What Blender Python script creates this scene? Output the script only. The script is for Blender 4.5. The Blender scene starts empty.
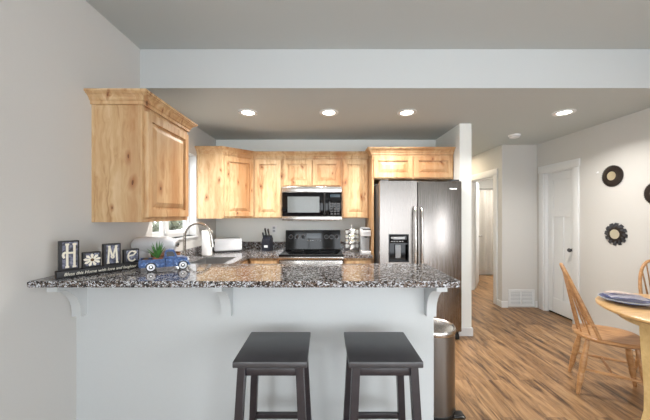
import bpy, bmesh, math, random
from mathutils import Vector, Matrix
S = bpy.context.scene
C = S.collection
R = math.radians
random.seed(4)

# ------------------------------------------------------------------ camera, world, light, exposure
cd = bpy.data.cameras.new('camera'); cam = bpy.data.objects.new('camera', cd); C.objects.link(cam)
cam.location = (0, 0, 1.40); cam.rotation_euler = (R(90), 0, 0)
cd.lens = 16; cd.sensor_width = 36; cd.shift_y = 4/650; cd.clip_start = 0.02
S.camera = cam

w = bpy.data.worlds.new('sky'); S.world = w; w.use_nodes = True
bgn = w.node_tree.nodes['Background']
bgn.inputs[0].default_value = (0.90, 0.95, 1.0, 1); bgn.inputs[1].default_value = 5.0

def area(name, loc, rot, sx, sy, power, col=(1, 1, 1), portal=False):
    l = bpy.data.lights.new(name, 'AREA'); l.shape = 'RECTANGLE'; l.size = sx; l.size_y = sy
    l.energy = power; l.color = col
    o = bpy.data.objects.new(name, l); C.objects.link(o); o.location = loc; o.rotation_euler = rot
    if portal: l.cycles.is_portal = True
    return o
# daylight through the big rear windows of the living area behind the camera
area('daylight_patio', (1.55, -3.05, 1.12), (R(90), 0, 0), 2.5, 2.0, 12, (0.92, 0.965, 1.0))
area('daylight_window', (-0.62, -3.05, 1.50), (R(90), 0, 0), 1.1, 1.3, 5, (0.92, 0.965, 1.0))
area('added_fill_right', (3.12, -1.35, 1.42), (0, R(90), 0), 1.5, 2.2, 45, (0.97, 0.985, 1.0))  # added fill at a made-up side window, lifts the left wall
area('added_fill_left', (-1.47, -1.7, 1.42), (0, R(-90), 0), 1.5, 1.8, 29, (0.97, 0.985, 1.0))  # added fill at a made-up side window, lifts the right wall
area('window_portal', (-1.66, 2.985, 1.62), (0, R(-90), 0), 0.94, 0.87, 1, portal=True)
S.view_settings.view_transform = 'Standard'; S.view_settings.look = 'None'
S.view_settings.gamma = 1; S.view_settings.use_curve_mapping = False
S.view_settings.exposure = 0.22
S.cycles.use_denoising = True
S.cycles.max_bounces = 16; S.cycles.diffuse_bounces = 10

# ------------------------------------------------------------------ materials
def lin(c):
    c = c/255
    return c/12.92 if c <= .04045 else ((c+.055)/1.055)**2.4
def rgb(r, g, b): return (lin(r), lin(g), lin(b), 1)
class NT:
    def __init__(s, name):
        s.m = bpy.data.materials.new(name); s.m.use_nodes = True
        s.t = s.m.node_tree; s.b = s.t.nodes['Principled BSDF']
    def n(s, typ, **kw):
        x = s.t.nodes.new(typ)
        for k, v in kw.items():
            if k.startswith('i_'):
                k = k[2:]
                x.inputs[int(k) if k.isdigit() else k].default_value = v
            else: setattr(x, k, v)
        return x
    def l(s, a, b): s.t.links.new(a, b)
    def ramp(s, stops, fac, interp='LINEAR'):
        r = s.n('ShaderNodeValToRGB'); r.color_ramp.interpolation = interp
        e = r.color_ramp.elements
        while len(e) > 1: e.remove(e[-1])
        e[0].position, e[0].color = stops[0]
        for p, c in stops[1:]:
            k = e.new(p); k.color = c
        s.l(fac, r.inputs[0]); return r.outputs[0]
    def pos(s): return s.n('ShaderNodeNewGeometry').outputs['Position']
    def scaled(s, v, sc):
        m = s.n('ShaderNodeVectorMath', operation='MULTIPLY'); m.inputs[1].default_value = sc
        s.l(v, m.inputs[0]); return m.outputs[0]
    def noise(s, v, scale, detail=3, rough=.5, dist=0):
        x = s.n('ShaderNodeTexNoise'); x.inputs['Scale'].default_value = scale; x.inputs['Detail'].default_value = detail
        x.inputs['Roughness'].default_value = rough; x.inputs['Distortion'].default_value = dist
        s.l(v, x.inputs['Vector']); return x.outputs['Fac']
    def math(s, op, a, b=None):
        x = s.n('ShaderNodeMath', operation=op)
        for i, q in enumerate((a, b)):
            if q is None: continue
            if isinstance(q, (int, float)): x.inputs[i].default_value = q
            else: s.l(q, x.inputs[i])
        return x.outputs[0]
    def mix(s, f, a, b, mode='MIX'):
        x = s.n('ShaderNodeMix', data_type='RGBA', blend_type=mode)
        for sock, q in ((x.inputs[0], f), (x.inputs[6], a), (x.inputs[7], b)):
            if isinstance(q, (int, float, tuple)): sock.default_value = q
            else: s.l(q, sock)
        return x.outputs[2]
    def bump(s, h, strength, dist=.002):
        x = s.n('ShaderNodeBump'); x.inputs['Strength'].default_value = strength; x.inputs['Distance'].default_value = dist
        s.l(h, x.inputs['Height']); s.l(x.outputs[0], s.b.inputs['Normal'])
    def setp(s, **kw):
        for k, v in kw.items(): s.b.inputs[k.replace('_', ' ')].default_value = v

def plain(name, col, rough=.5, metal=0.0, var=.04, scale=60, spec=.5, bump=0):
    m = NT(name); f = m.noise(m.pos(), scale, 3)
    c2 = tuple(min(1, x*(1+var)) for x in col[:3]) + (1,)
    c1 = tuple(x*(1-var) for x in col[:3]) + (1,)
    m.l(m.ramp([(.3, c1), (.7, c2)], f), m.b.inputs['Base Color'])
    m.setp(Roughness=rough, Metallic=metal); m.b.inputs['Specular IOR Level'].default_value = spec
    if bump: m.bump(f, bump)
    return m.m
def paint(name, col): return plain(name, col, .75, var=.012, scale=180, spec=.25, bump=.04)
def emit(name, col, strength):
    m = NT(name); m.b.inputs['Emission Color'].default_value = col; m.b.inputs['Emission Strength'].default_value = strength
    m.b.inputs['Base Color'].default_value = col; return m.m

def pine():
    m = NT('knotty_alder'); p = m.pos()
    sep = m.n('ShaderNodeSeparateXYZ'); m.l(p, sep.inputs[0])
    uu = m.math('ADD', sep.outputs[0], m.math('MULTIPLY', sep.outputs[1], 0.93))
    cmb = m.n('ShaderNodeCombineXYZ'); m.l(uu, cmb.inputs[0]); m.l(m.math('MULTIPLY', sep.outputs[2], .55), cmb.inputs[1])
    wob = m.n('ShaderNodeTexNoise'); wob.inputs['Scale'].default_value = 9; wob.inputs['Detail'].default_value = 2
    m.l(cmb.outputs[0], wob.inputs['Vector'])
    wv = m.n('ShaderNodeVectorMath', operation='MULTIPLY_ADD'); wv.inputs[1].default_value = (.05, .05, 0)
    m.l(wob.outputs['Color'], wv.inputs[0]); m.l(cmb.outputs[0], wv.inputs[2])
    vo = m.n('ShaderNodeTexVoronoi', voronoi_dimensions='2D'); vo.inputs['Scale'].default_value = 7.5
    m.l(wv.outputs[0], vo.inputs['Vector'])
    d = vo.outputs['Distance']; sc = m.n('ShaderNodeSeparateColor'); m.l(vo.outputs['Color'], sc.inputs[0])
    rnd = sc.outputs[0]
    on = m.math('GREATER_THAN', rnd, .58)
    size = m.math('MULTIPLY', sc.outputs[1], .10)
    size = m.math('ADD', size, .065)
    kd = m.math('DIVIDE', d, size)                     # 1 at the rim of a knot
    grain_v = m.scaled(p, (16, 16, 1.4))
    wd = m.n('ShaderNodeVectorMath', operation='MULTIPLY_ADD'); wd.inputs[1].default_value = (1.2, 1.2, 0)
    m.l(wob.outputs['Color'], wd.inputs[0]); m.l(grain_v, wd.inputs[2])
    g = m.noise(wd.outputs[0], 1.6, 5, .55, .6)
    base = m.ramp([(.28, rgb(166, 126, 86)), (.44, rgb(200, 167, 125)), (.60, rgb(212, 184, 144)), (.78, rgb(220, 196, 160))], g)
    big = m.noise(m.scaled(p, (4.5, 4.5, .6)), 1.0, 1)
    base = m.mix(m.ramp([(.42, (0, 0, 0, 1)), (.7, (.7, .7, .7, 1))], big), base, rgb(168, 112, 64))
    halo = m.ramp([(.0, (1, 1, 1, 1)), (.35, (.85, .85, .85, 1)), (.75, (.35, .35, .35, 1)), (1, (0, 0, 0, 1))],
                  m.math('MULTIPLY', kd, .55))
    kf = m.math('MULTIPLY', halo, on)
    base = m.mix(m.math('MULTIPLY', kf, .72), base, rgb(150, 88, 44))
    core = m.math('MULTIPLY', m.math('LESS_THAN', kd, .42), on)
    base = m.mix(m.math('MULTIPLY', core, .75), base, rgb(84, 46, 22))
    m.l(base, m.b.inputs['Base Color']); m.setp(Roughness=.42); m.b.inputs['Specular IOR Level'].default_value = .4
    return m.m

def granite():
    m = NT('granite'); p = m.pos()
    v = m.n('ShaderNodeTexVoronoi'); v.inputs['Scale'].default_value = 150
    nz = m.n('ShaderNodeTexNoise'); nz.inputs['Scale'].default_value = 90; nz.inputs['Detail'].default_value = 3; m.l(p, nz.inputs['Vector'])
    wv = m.n('ShaderNodeVectorMath', operation='MULTIPLY_ADD'); wv.inputs[1].default_value = (.012, .012, .012)
    m.l(nz.outputs['Color'], wv.inputs[0]); m.l(p, wv.inputs[2]); m.l(wv.outputs[0], v.inputs['Vector'])
    sc = m.n('ShaderNodeSeparateColor'); m.l(v.outputs['Color'], sc.inputs[0])
    big = m.noise(p, 48, 4, .65)
    f = m.math('ADD', m.math('MULTIPLY', sc.outputs[0], .55), m.math('MULTIPLY', big, .55))
    col = m.ramp([(.0, rgb(22, 21, 24)), (.42, rgb(60, 52, 48)), (.48, rgb(106, 92, 82)), (.56, rgb(126, 114, 106)),
                  (.615, rgb(172, 176, 182)), (.67, rgb(80, 68, 62)), (.735, rgb(196, 200, 206))], f, 'CONSTANT')
    m.l(col, m.b.inputs['Base Color']); m.setp(Roughness=.06); m.b.inputs['Specular IOR Level'].default_value = .62
    return m.m

def floor_mat():
    m = NT('floor_planks'); p = m.pos()
    sep = m.n('ShaderNodeSeparateXYZ'); m.l(p, sep.inputs[0])
    cmb = m.n('ShaderNodeCombineXYZ'); m.l(sep.outputs[1], cmb.inputs[0]); m.l(sep.outputs[0], cmb.inputs[1])
    br = m.n('ShaderNodeTexBrick', offset=.37, offset_frequency=2)
    br.inputs['Color1'].default_value = (0, 0, 0, 1); br.inputs['Color2'].default_value = (1, 1, 1, 1); br.inputs['Mortar'].default_value = (.5, .5, .5, 1)
    br.inputs['Scale'].default_value = 1; br.inputs['Mortar Size'].default_value = .0015; br.inputs['Mortar Smooth'].default_value = .2
    br.inputs['Brick Width'].default_value = 1.22; br.inputs['Row Height'].default_value = .15; br.inputs['Bias'].default_value = 0
    m.l(cmb.outputs[0], br.inputs['Vector'])
    val = m.n('ShaderNodeSeparateColor'); m.l(br.outputs['Color'], val.inputs[0]); val = val.outputs[0]
    off = m.n('ShaderNodeCombineXYZ'); m.l(m.math('MULTIPLY', val, 17), off.inputs[0]); m.l(m.math('MULTIPLY', val, 9), off.inputs[2])
    gv = m.n('ShaderNodeVectorMath', operation='ADD'); m.l(m.scaled(p, (10.5, 1.5, 1)), gv.inputs[0]); m.l(off.outputs[0], gv.inputs[1])
    g = m.noise(gv.outputs[0], 1.0, 5, .6, 1.6)
    g2 = m.noise(m.scaled(gv.outputs[0], (5, 2.4, 1)), 1.6, 3, .6, .4)
    gg = m.math('ADD', m.math('MULTIPLY', g, .78), m.math('MULTIPLY', g2, .22))
    col = m.ramp([(.31, rgb(56, 41, 30)), (.41, rgb(100, 76, 54)), (.49, rgb(141, 110, 78)), (.60, rgb(166, 133, 97)), (.74, rgb(182, 151, 113))], gg)
    tone = m.ramp([(0, rgb(232, 226, 220)), (1, rgb(255, 252, 248))], val)
    col = m.mix(1.0, col, tone, 'MULTIPLY')
    col = m.mix(m.math('MULTIPLY', br.outputs['Fac'], .35), col, rgb(70, 50, 38))
    m.l(col, m.b.inputs['Base Color']); m.setp(Roughness=.34); m.b.inputs['Specular IOR Level'].default_value = .4
    m.bump(gg, .05)
    return m.m

def steel(name, col, rough=.25, vert=True):
    m = NT(name); p = m.pos()
    f = m.noise(m.scaled(p, (300, 300, 3) if vert else (3, 3, 300)), 1.0, 2)
    m.l(m.ramp([(.3, tuple(x*.975 for x in col[:3])+(1,)), (.7, col)], f), m.b.inputs['Base Color'])
    r = m.ramp([(.2, (rough*.95,)*3+(1,)), (.8, (rough*1.05,)*3+(1,))], f); m.l(r, m.b.inputs['Roughness'])
    m.setp(Metallic=1.0); return m.m

def oak(name, a, b, rough=.4):
    m = NT(name); tc = m.n('ShaderNodeTexCoord').outputs['Object']
    g = m.noise(m.scaled(tc, (7, 30, 30)), 1.2, 4, .55, .5)
    m.l(m.ramp([(.3, a), (.7, b)], g), m.b.inputs['Base Color']); m.setp(Roughness=rough); return m.m

def glass():
    m = NT('window_glass'); out = m.t.nodes['Material Output']
    tr = m.n('ShaderNodeBsdfTransparent'); gl = m.n('ShaderNodeBsdfGlossy'); gl.inputs['Roughness'].default_value = .02
    mx = m.n('ShaderNodeMixShader'); mx.inputs[0].default_value = .06
    m.l(tr.outputs[0], mx.inputs[1]); m.l(gl.outputs[0], mx.inputs[2]); m.l(mx.outputs[0], out.inputs[0]); return m.m

def black_worn():
    m = NT('worn_black_paint'); p = m.pos()
    f = m.noise(p, 22, 4, .6); e = m.n('ShaderNodeNewGeometry').outputs['Pointiness']
    col = m.ramp([(.3, rgb(34, 31, 36)), (.6, rgb(43, 39, 44)), (.75, rgb(54, 46, 50))], f)
    worn = m.math('MULTIPLY', m.math('GREATER_THAN', e, .9), m.math('GREATER_THAN', m.noise(p, 16, 2), .60))
    col = m.mix(m.math('MULTIPLY', worn, .6), col, rgb(120, 92, 76))
    m.l(col, m.b.inputs['Base Color']); m.setp(Roughness=.32); m.b.inputs['Specular IOR Level'].default_value = .7
    return m.m
def truck_blue(name='distressed_blue_metal', lo=.36):
    m = NT(name); p = m.pos()
    f = m.noise(p, 70, 5, .65)
    m.l(m.ramp([(lo, rgb(16, 46, 92)), (lo+.2, rgb(30, 78, 138)), (lo+.29, rgb(88, 122, 176)), (lo+.36, rgb(180, 196, 216))], f), m.b.inputs['Base Color'])
    m.setp(Roughness=.4); return m.m
def block_paint():
    m = NT('distressed_sign_paint'); p = m.pos()
    f = m.noise(p, 50, 4, .6)
    m.l(m.ramp([(.35, rgb(40, 40, 50)), (.55, rgb(96, 98, 118)), (.72, rgb(150, 150, 164))], f), m.b.inputs['Base Color'])
    m.setp(Roughness=.6); return m.m

M = dict(
    wall=paint('wall_paint_warm_lit', rgb(200, 199, 196)), wall2=paint('wall_paint_cool_lit', rgb(198, 202, 203)), wallk=paint('wall_paint_brightened', rgb(232, 235, 232)),  # copies of one wall paint, tinted and lightened to stand in for light
    ceil=paint('ceiling_paint', rgb(188, 194, 194)), white=plain('white_trim_paint', rgb(216, 218, 219), .4, var=.01),
    pine=pine(), granite=granite(), floor=floor_mat(), glass=glass(),
    steel=steel('brushed_steel', rgb(205, 202, 198), .22), dsteel=steel('fridge_steel', rgb(140, 135, 131), .27), chrome=steel('satin_nickel', rgb(190, 186, 180), .2),
    hsteel=steel('brushed_steel_horizontal', rgb(205, 202, 198), .22, False),
    black=plain('black_plastic', rgb(20, 20, 22), .3), blackglass=plain('black_glass', rgb(8, 8, 10), .06, var=.0, spec=.28), darkgrey=plain('dark_grey', rgb(58, 58, 60), .5),
    mwglass=plain('dark_mesh_glass', rgb(88, 92, 92), .12), rubber=plain('black_rubber', rgb(24, 24, 24), .7),
    whiteplastic=plain('white_plastic', rgb(232, 233, 234), .3, var=.01), greyplastic=plain('grey_plastic', rgb(170, 174, 178), .35),
    whitecer=plain('white_enamel', rgb(228, 230, 234), .18, var=.01),
    stool=black_worn(), seat=plain('worn_charcoal_paint', rgb(62, 61, 64), .36, var=.12, scale=14, spec=.65), oak=oak('golden_oak', rgb(152, 108, 66), rgb(188, 144, 98)), oak2=oak('pale_oak', rgb(190, 150, 98), rgb(212, 174, 122), .3),
    pale=oak('pale_yellow_oak', rgb(206, 178, 122), rgb(222, 196, 142), .4),
    truck=truck_blue(), fender=truck_blue('scuffed_blue_metal', .26), block=block_paint(), signblack=plain('sign_black', rgb(26, 25, 28), .55), cream=plain('cream_paint', rgb(222, 216, 200), .6),
    leaf=plain('succulent_green', rgb(60, 112, 48), .45, var=.35, scale=40), terra=plain('terracotta', rgb(178, 110, 72), .8), soil=plain('moss_brown', rgb(96, 74, 54), .95, var=.4),
    bulb=emit('lamp_diffuser', (1, .93, .82, 1), 9), bronze=plain('dark_bronze', rgb(44, 35, 31), .4, metal=.3, var=.3, scale=90), gunmetal=plain('gunmetal_leaf', rgb(74, 76, 82), .32, metal=.6, var=.6, scale=40),
    mirror=plain('mirror', rgb(222, 214, 198), .06, metal=1, var=.0), plate=plain('blue_stoneware', rgb(84, 94, 140), .15, var=.15), napkin=plain('grey_linen', rgb(188, 186, 198), .9, var=.12, scale=200),
    napkin2=plain('rose_linen', rgb(206, 188, 178), .9, var=.1), cutlery=steel('cutlery', rgb(210, 210, 212), .15),
    foil=plain('white_pod', rgb(196, 198, 198), .35), gold=plain('yellow_lid', rgb(206, 176, 66), .35), paper=plain('paper_towel', rgb(240, 240, 240), .9, var=.02), core=plain('cardboard', rgb(150, 118, 84), .9),
    curtain=plain('white_curtain', rgb(214, 210, 203), .85, var=.03), copper=plain('brown_bowl', rgb(136, 92, 62), .25), navy=plain('navy_block', rgb(28, 32, 44), .4),
    tire=plain('tire', rgb(22, 22, 24), .6), shrub=plain('hedge_leaf', rgb(108, 112, 92), .8, var=.4, scale=9), ground=plain('gravel', rgb(170, 165, 155), .95, var=.15, scale=12),
    red=plain('tail_red', rgb(150, 30, 28), .4), cansteel=steel('can_steel', rgb(150, 148, 146), .3), sink=steel('sink_steel', rgb(200, 200, 200), .3), display=plain('display_glass', rgb(30, 44, 52), .1),
)

# ------------------------------------------------------------------ geometry helpers
def BM(): return bmesh.new()
def merge(bm, t):
    me = bpy.data.meshes.new('tmp'); t.to_mesh(me); t.free(); bm.from_mesh(me); bpy.data.meshes.remove(me)
def box(bm, x0, x1, y0, y1, z0, z1, bev=0, seg=2):
    t = bmesh.new(); bmesh.ops.create_cube(t, size=1)
    for v in t.verts:
        v.co = Vector(((x0+x1)/2+v.co.x*(x1-x0), (y0+y1)/2+v.co.y*(y1-y0), (z0+z1)/2+v.co.z*(z1-z0)))
    if bev: bmesh.ops.bevel(t, geom=t.edges[:], offset=bev, segments=seg, profile=.5, affect='EDGES')
    merge(bm, t); return bm
def obox(bm, c, u, n, wu, wn, wz, bev=0):
    """box centred at c: wu along u, wn along n, wz along z"""
    t = bmesh.new(); box(t, -wu/2, wu/2, -wn/2, wn/2, -wz/2, wz/2, bev)
    u = Vector(u).normalized(); n = Vector(n).normalized(); z = Vector((0, 0, 1)) if abs(u.z)+abs(n.z) < 1e-6 else u.cross(n)
    for v in t.verts: v.co = Vector(c)+u*v.co.x+n*v.co.y+z*v.co.z
    merge(bm, t); return bm
def lathe(bm, prof, c=(0, 0, 0), axis=(0, 0, 1), seg=24, caps=True):
    a = Vector(axis).normalized(); q = a.to_track_quat('Z', 'Y'); c = Vector(c); rows = []
    for r, h in prof:
        if r < 1e-5: rows.append([bm.verts.new(c+a*h)])
        else: rows.append([bm.verts.new(c+q@Vector((r*math.cos(2*math.pi*k/seg), r*math.sin(2*math.pi*k/seg), h))) for k in range(seg)])
    for A, B in zip(rows, rows[1:]):
        for k in range(seg):
            j = (k+1) % seg
            if len(A) == 1 and len(B) == 1: continue
            if len(A) == 1: bm.faces.new((A[0], B[k], B[j]))
            elif len(B) == 1: bm.faces.new((A[k], A[j], B[0]))
            else: bm.faces.new((A[k], A[j], B[j], B[k]))
    if caps:
        for row in (rows[0], rows[-1]):
            if len(row) > 2: bm.faces.new(row)
    return bm
def cyl(bm, p0, p1, r0, r1=None, seg=16):
    p0, p1 = Vector(p0), Vector(p1)
    return lathe(bm, [(r0, 0), (r0 if r1 is None else r1, (p1-p0).length)], p0, p1-p0, seg)
def turned(bm, p0, p1, prof, seg=14):
    p0, p1 = Vector(p0), Vector(p1); L = (p1-p0).length
    return lathe(bm, [(r, t*L) for t, r in prof], p0, p1-p0, seg)
def tube(bm, pts, r, seg=8, closed=False, flat=1.0):
    pts = [Vector(p) for p in pts]; n = len(pts); rows = []; prev = None
    for i, p in enumerate(pts):
        if closed: d = pts[(i+1) % n]-pts[i-1]
        else: d = pts[min(i+1, n-1)]-pts[max(i-1, 0)]
        d.normalize()
        if prev is None:
            prev = Vector((0, 0, 1)) if abs(d.z) < .9 else Vector((1, 0, 0))
        s = d.cross(prev).normalized(); u = s.cross(d).normalized(); prev = u
        rr = r[i] if isinstance(r, (list, tuple)) else r
        rows.append([bm.verts.new(p+s*(rr*math.cos(2*math.pi*k/seg))+u*(rr*flat*math.sin(2*math.pi*k/seg))) for k in range(seg)])
    pairs = list(zip(rows, rows[1:])) + ([(rows[-1], rows[0])] if closed else [])
    for A, B in pairs:
        for k in range(seg):
            j = (k+1) % seg; bm.faces.new((A[k], A[j], B[j], B[k]))
    if not closed: bm.faces.new(rows[0][::-1]); bm.faces.new(rows[-1])
    return bm
def prism(bm, poly, f, d):
    """poly: 2D points; f maps (a,b,depth) to 3D; extruded over depth 0..d"""
    A = [bm.verts.new(f(a, b, 0)) for a, b in poly]; B = [bm.verts.new(f(a, b, d)) for a, b in poly]
    bm.faces.new(A[::-1]); bm.faces.new(B); n = len(poly)
    for k in range(n): bm.faces.new((A[k], A[(k+1) % n], B[(k+1) % n], B[k]))
    return bm
def rect_rings(bm, c, u, n, wu, wz, rings, back=True, fill=True):
    """nested rectangles (inset, depth along n) around centre c"""
    u = Vector(u).normalized(); n = Vector(n).normalized(); z = Vector((0, 0, 1)); c = Vector(c); rows = []
    for ins, dp in rings:
        a, b = wu/2-ins, wz/2-ins
        rows.append([bm.verts.new(c+u*(sx*a)+z*(sz*b)+n*dp) for sx, sz in ((-1, -1), (1, -1), (1, 1), (-1, 1))])
    for A, B in zip(rows, rows[1:]):
        for k in range(4): bm.faces.new((A[k], A[(k+1) % 4], B[(k+1) % 4], B[k]))
    if fill: bm.faces.new(rows[-1])
    if back: bm.faces.new(rows[0][::-1])
    return bm
def sweep(bm, prof, path, side, pre=None, post=None):
    """profile [(out, up)] along a level path with mitred corners; side=+1: out to the right of travel"""
    P = [Vector(p) for p in path]; n = len(P); rows = []
    def nrm(d): return Vector((d.y, -d.x, 0)).normalized()*side
    dirs = [(P[i+1]-P[i]).normalized() for i in range(n-1)]
    for i in range(n):
        d0 = dirs[i-1] if i > 0 else (Vector(pre) if pre else dirs[0]); d1 = dirs[i] if i < n-1 else (Vector(post) if post else dirs[-1])
        n0, n1 = nrm(d0), nrm(d1); m = (n0+n1).normalized(); m = m/max(.3, m.dot(n0))
        rows.append([bm.verts.new(P[i]+m*o+Vector((0, 0, h))) for o, h in prof])
    k = len(prof)
    for A, B in zip(rows, rows[1:]):
        for j in range(k): bm.faces.new((A[j], A[(j+1) % k], B[(j+1) % k], B[j]))
    bm.faces.new(rows[0][::-1]); bm.faces.new(rows[-1]); return bm

MAT = {}
def finish(bm, name, mat, smooth=38):
    bmesh.ops.recalc_face_normals(bm, faces=bm.faces[:])
    me = bpy.data.meshes.new(name); bm.to_mesh(me); bm.free(); me.materials.append(mat)
    for p in me.polygons: p.use_smooth = True
    me.set_sharp_from_angle(angle=R(smooth)); return me
def tag(o, label, cat, group=None, kind=None):
    if label: o['label'] = label
    if cat: o['category'] = cat
    if group: o['group'] = group
    if kind: o['kind'] = kind
def thing(name, label, cat, loc=(0, 0, 0), rz=0, group=None):
    o = bpy.data.objects.new(name, None); C.objects.link(o); o.location = loc; o.rotation_euler = (0, 0, rz)
    o.empty_display_size = .05; tag(o, label, cat, group)
    MAT[o.name] = Matrix.Translation(loc) @ Matrix.Rotation(rz, 4, 'Z'); return o
def part(name, bm, mat, parent, world=False, label=None, smooth=38):
    if world: bm.transform(MAT[parent.name].inverted())
    o = bpy.data.objects.new(name, finish(bm, name, mat, smooth)); C.objects.link(o); o.parent = parent
    MAT[o.name] = MAT[parent.name]
    if label: o['label'] = label
    return o
def wp(name, bm, mat, parent, label=None, smooth=38): return part(name, bm, mat, parent, True, label, smooth)
def solo(name, bm, mat, label, cat, group=None, kind=None, smooth=38):
    xs = [v.co for v in bm.verts]
    loc = Vector(((min(v.x for v in xs)+max(v.x for v in xs))/2, (min(v.y for v in xs)+max(v.y for v in xs))/2, min(v.z for v in xs)))
    bm.transform(Matrix.Translation(-loc))
    o = bpy.data.objects.new(name, finish(bm, name, mat, smooth)); C.objects.link(o); o.location = loc
    MAT[o.name] = Matrix.Translation(loc); tag(o, label, cat, group, kind); return o
def struct(name, bm, mat, label=None, cat=None): return solo(name, bm, mat, label, cat, kind='structure')
def copy_tree(o, parent=None):
    c = o.copy(); C.objects.link(c)
    if parent: c.parent = parent
    for ch in list(o.children): copy_tree(ch, c)
    return c
def relabel(o, label): o['label'] = label; return o

# ------------------------------------------------------------------ room
XL, XR, YB, YR = -1.527, 3.18, 4.05, -3.2      # left wall, right wall, kitchen back wall, rear wall
ZK, ZC = 2.44, 2.762                            # kitchen ceiling, living ceiling
YBULK = 2.388                                   # face of the dropped kitchen ceiling
WY0, WY1, WZ0, WZ1 = 2.55, 3.42, 1.15, 2.09     # kitchen window
T = .13
b = BM(); box(b, XL-T, 5.2, YR-T, 8.0, -.12, 0); struct('floor', b, M['floor'], 'brown wood plank floor with dark wavy grain', 'floor')
b = BM()
box(b, XL-T, XL, YR, -2.65, 0, ZC+.1); box(b, XL-T, XL, -.75, WY0, 0, ZC+.1); box(b, XL-T, XL, -2.65, -.75, 0, .65); box(b, XL-T, XL, -2.65, -.75, 2.2, ZC+.1); box(b, XL-T, XL, WY1, YB+T, 0, ZK+.1)
box(b, XL-T, XL, WY0, WY1, 0, WZ0); box(b, XL-T, XL, WY0, WY1, WZ1, ZK+.1)
struct('wall_left', b, M['wall'], 'plain light grey wall on the left', 'wall')
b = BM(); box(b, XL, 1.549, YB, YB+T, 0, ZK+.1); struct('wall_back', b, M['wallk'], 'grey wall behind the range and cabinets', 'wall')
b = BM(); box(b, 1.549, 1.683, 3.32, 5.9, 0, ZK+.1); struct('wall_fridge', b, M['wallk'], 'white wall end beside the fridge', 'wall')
# right wall with a door opening
DY0, DY1, DZ = 3.695, 4.185, 1.995
b = BM(); box(b, XR, XR+T, YR, -2.5, 0, ZC+.1); box(b, XR, XR+T, -.2, DY0, 0, ZC+.1); box(b, XR, XR+T, -2.5, -.2, 0, .65); box(b, XR, XR+T, -2.5, -.2, 2.2, ZC+.1); box(b, XR, XR+T, DY1, 4.33+T, 0, ZK+.1); box(b, XR, XR+T, DY0, DY1, DZ, ZK+.1)
struct('wall_right', b, M['wall'], 'grey dining wall on the right', 'wall')
b = BM(); box(b, 2.654, XR+T, 4.33, 4.33+T, 0, ZK+.1); struct('wall_hall_end', b, M['wall'], 'grey wall stub with the return air vent', 'wall')
# hall side wall with the bathroom doorway
HY0, HY1, HZ = 4.53, 5.34, 2.0
b = BM(); box(b, 2.654, 2.654+.11, 4.33+T, HY0, 0, ZK+.1); box(b, 2.654, 2.654+.11, HY1, 5.9, 0, ZK+.1); box(b, 2.654, 2.654+.11, HY0, HY1, HZ, ZK+.1)
struct('wall_hall', b, M['wall'], 'hall wall holding the bathroom doorway', 'wall')
b = BM(); box(b, 1.549, 2.764, 5.9, 6.0, 0, ZK+.1); struct('wall_hall_back', b, M['wall'])
b = BM(); box(b, 2.55, 4.6, 7.1, 7.2, 0, ZK+.1); box(b, 4.5, 4.6, 4.46, 7.1, 0, ZK+.1); box(b, 2.55, 2.654, 6.0, 7.1, 0, ZK+.1); box(b, XR+T, 4.6, 4.36, 4.46, 0, ZK+.1)
struct('wall_bathroom', b, M['wall'], 'bathroom wall seen through the doorway', 'wall')
b = BM(); box(b, XL-T, XR+T, YBULK, YBULK+.12, ZK, ZK+.004); box(b, XL-T, XR+T, YBULK+.12, 4.46, ZK, ZK+.1); box(b, 1.549, 4.6, 4.46, 7.2, ZK, ZK+.1)
struct('ceiling_kitchen', b, M['ceil'], 'lower grey ceiling over the kitchen with recessed lights', 'ceiling')
b = BM(); box(b, XL-T, XR+T, YR-T, YBULK+.12, ZC, ZC+.1); struct('ceiling', b, M['ceil'], 'higher grey ceiling over the living area', 'ceiling')
b = BM(); box(b, XL, XR, YBULK, YBULK+.1199, ZK+.004, ZC); struct('wall_bulkhead', b, M['wall2'], 'pale dropped header band between the two ceilings', 'wall')
# rear wall with window and patio openings (behind the camera)
b = BM()
for x0, x1, z0, z1 in ((XL-T, -1.17, 0, ZC), (-.07, .30, 0, ZC), (2.8, XR+T, 0, ZC), (-1.17, -.07, 0, .85), (-1.17, -.07, 2.15, ZC), (.30, 2.8, 2.12, ZC)):
    box(b, x0, x1, YR-T, YR, z0, z1)
struct('wall_rear', b, M['wall'])
b = BM()
box(b, -1.17, -.07, YR-.08, YR-.03, .85, .90); box(b, -1.17, -.07, YR-.08, YR-.03, 2.10, 2.15); box(b, -1.17, -1.12, YR-.08, YR-.03, .9, 2.1); box(b, -.12, -.07, YR-.08, YR-.03, .9, 2.1); box(b, -.645, -.595, YR-.08, YR-.03, .9, 2.1)
struct('window_2', b, M['white'])
for nm, x, y0, y1 in (('added_window_right', XR+.06, -2.5, -.2), ('added_window_left', XL-.10, -2.65, -.75)):  # unseen side windows, made up to carry the added fill lights
    b = BM(); box(b, x, x+.04, y0, y1, .65, .70); box(b, x, x+.04, y0, y1, 2.15, 2.2); box(b, x, x+.04, y0, y0+.05, .7, 2.15); box(b, x, x+.04, y1-.05, y1, .7, 2.15); box(b, x, x+.04, (y0+y1)/2-.03, (y0+y1)/2+.03, .7, 2.15)
    struct(nm, b, M['white'])
b = BM()
for x0, x1 in ((.30, .37), (1.50, 1.60), (2.73, 2.8)): box(b, x0, x1, YR-.09, YR-.03, 0, 2.12)
box(b, .37, 2.73, YR-.09, YR-.03, 0, .08); box(b, .37, 2.73, YR-.09, YR-.03, 2.05, 2.12)
struct('door_3', b, M['white'])
# half wall under the bar
HX1, HW0, HW1 = .668, 1.775, 1.885
b = BM(); box(b, XL, HX1, HW0, HW1, 0, 1.02); struct('wall_half', b, M['wall2'], 'pale half wall beneath the granite breakfast bar', 'wall')

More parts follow.
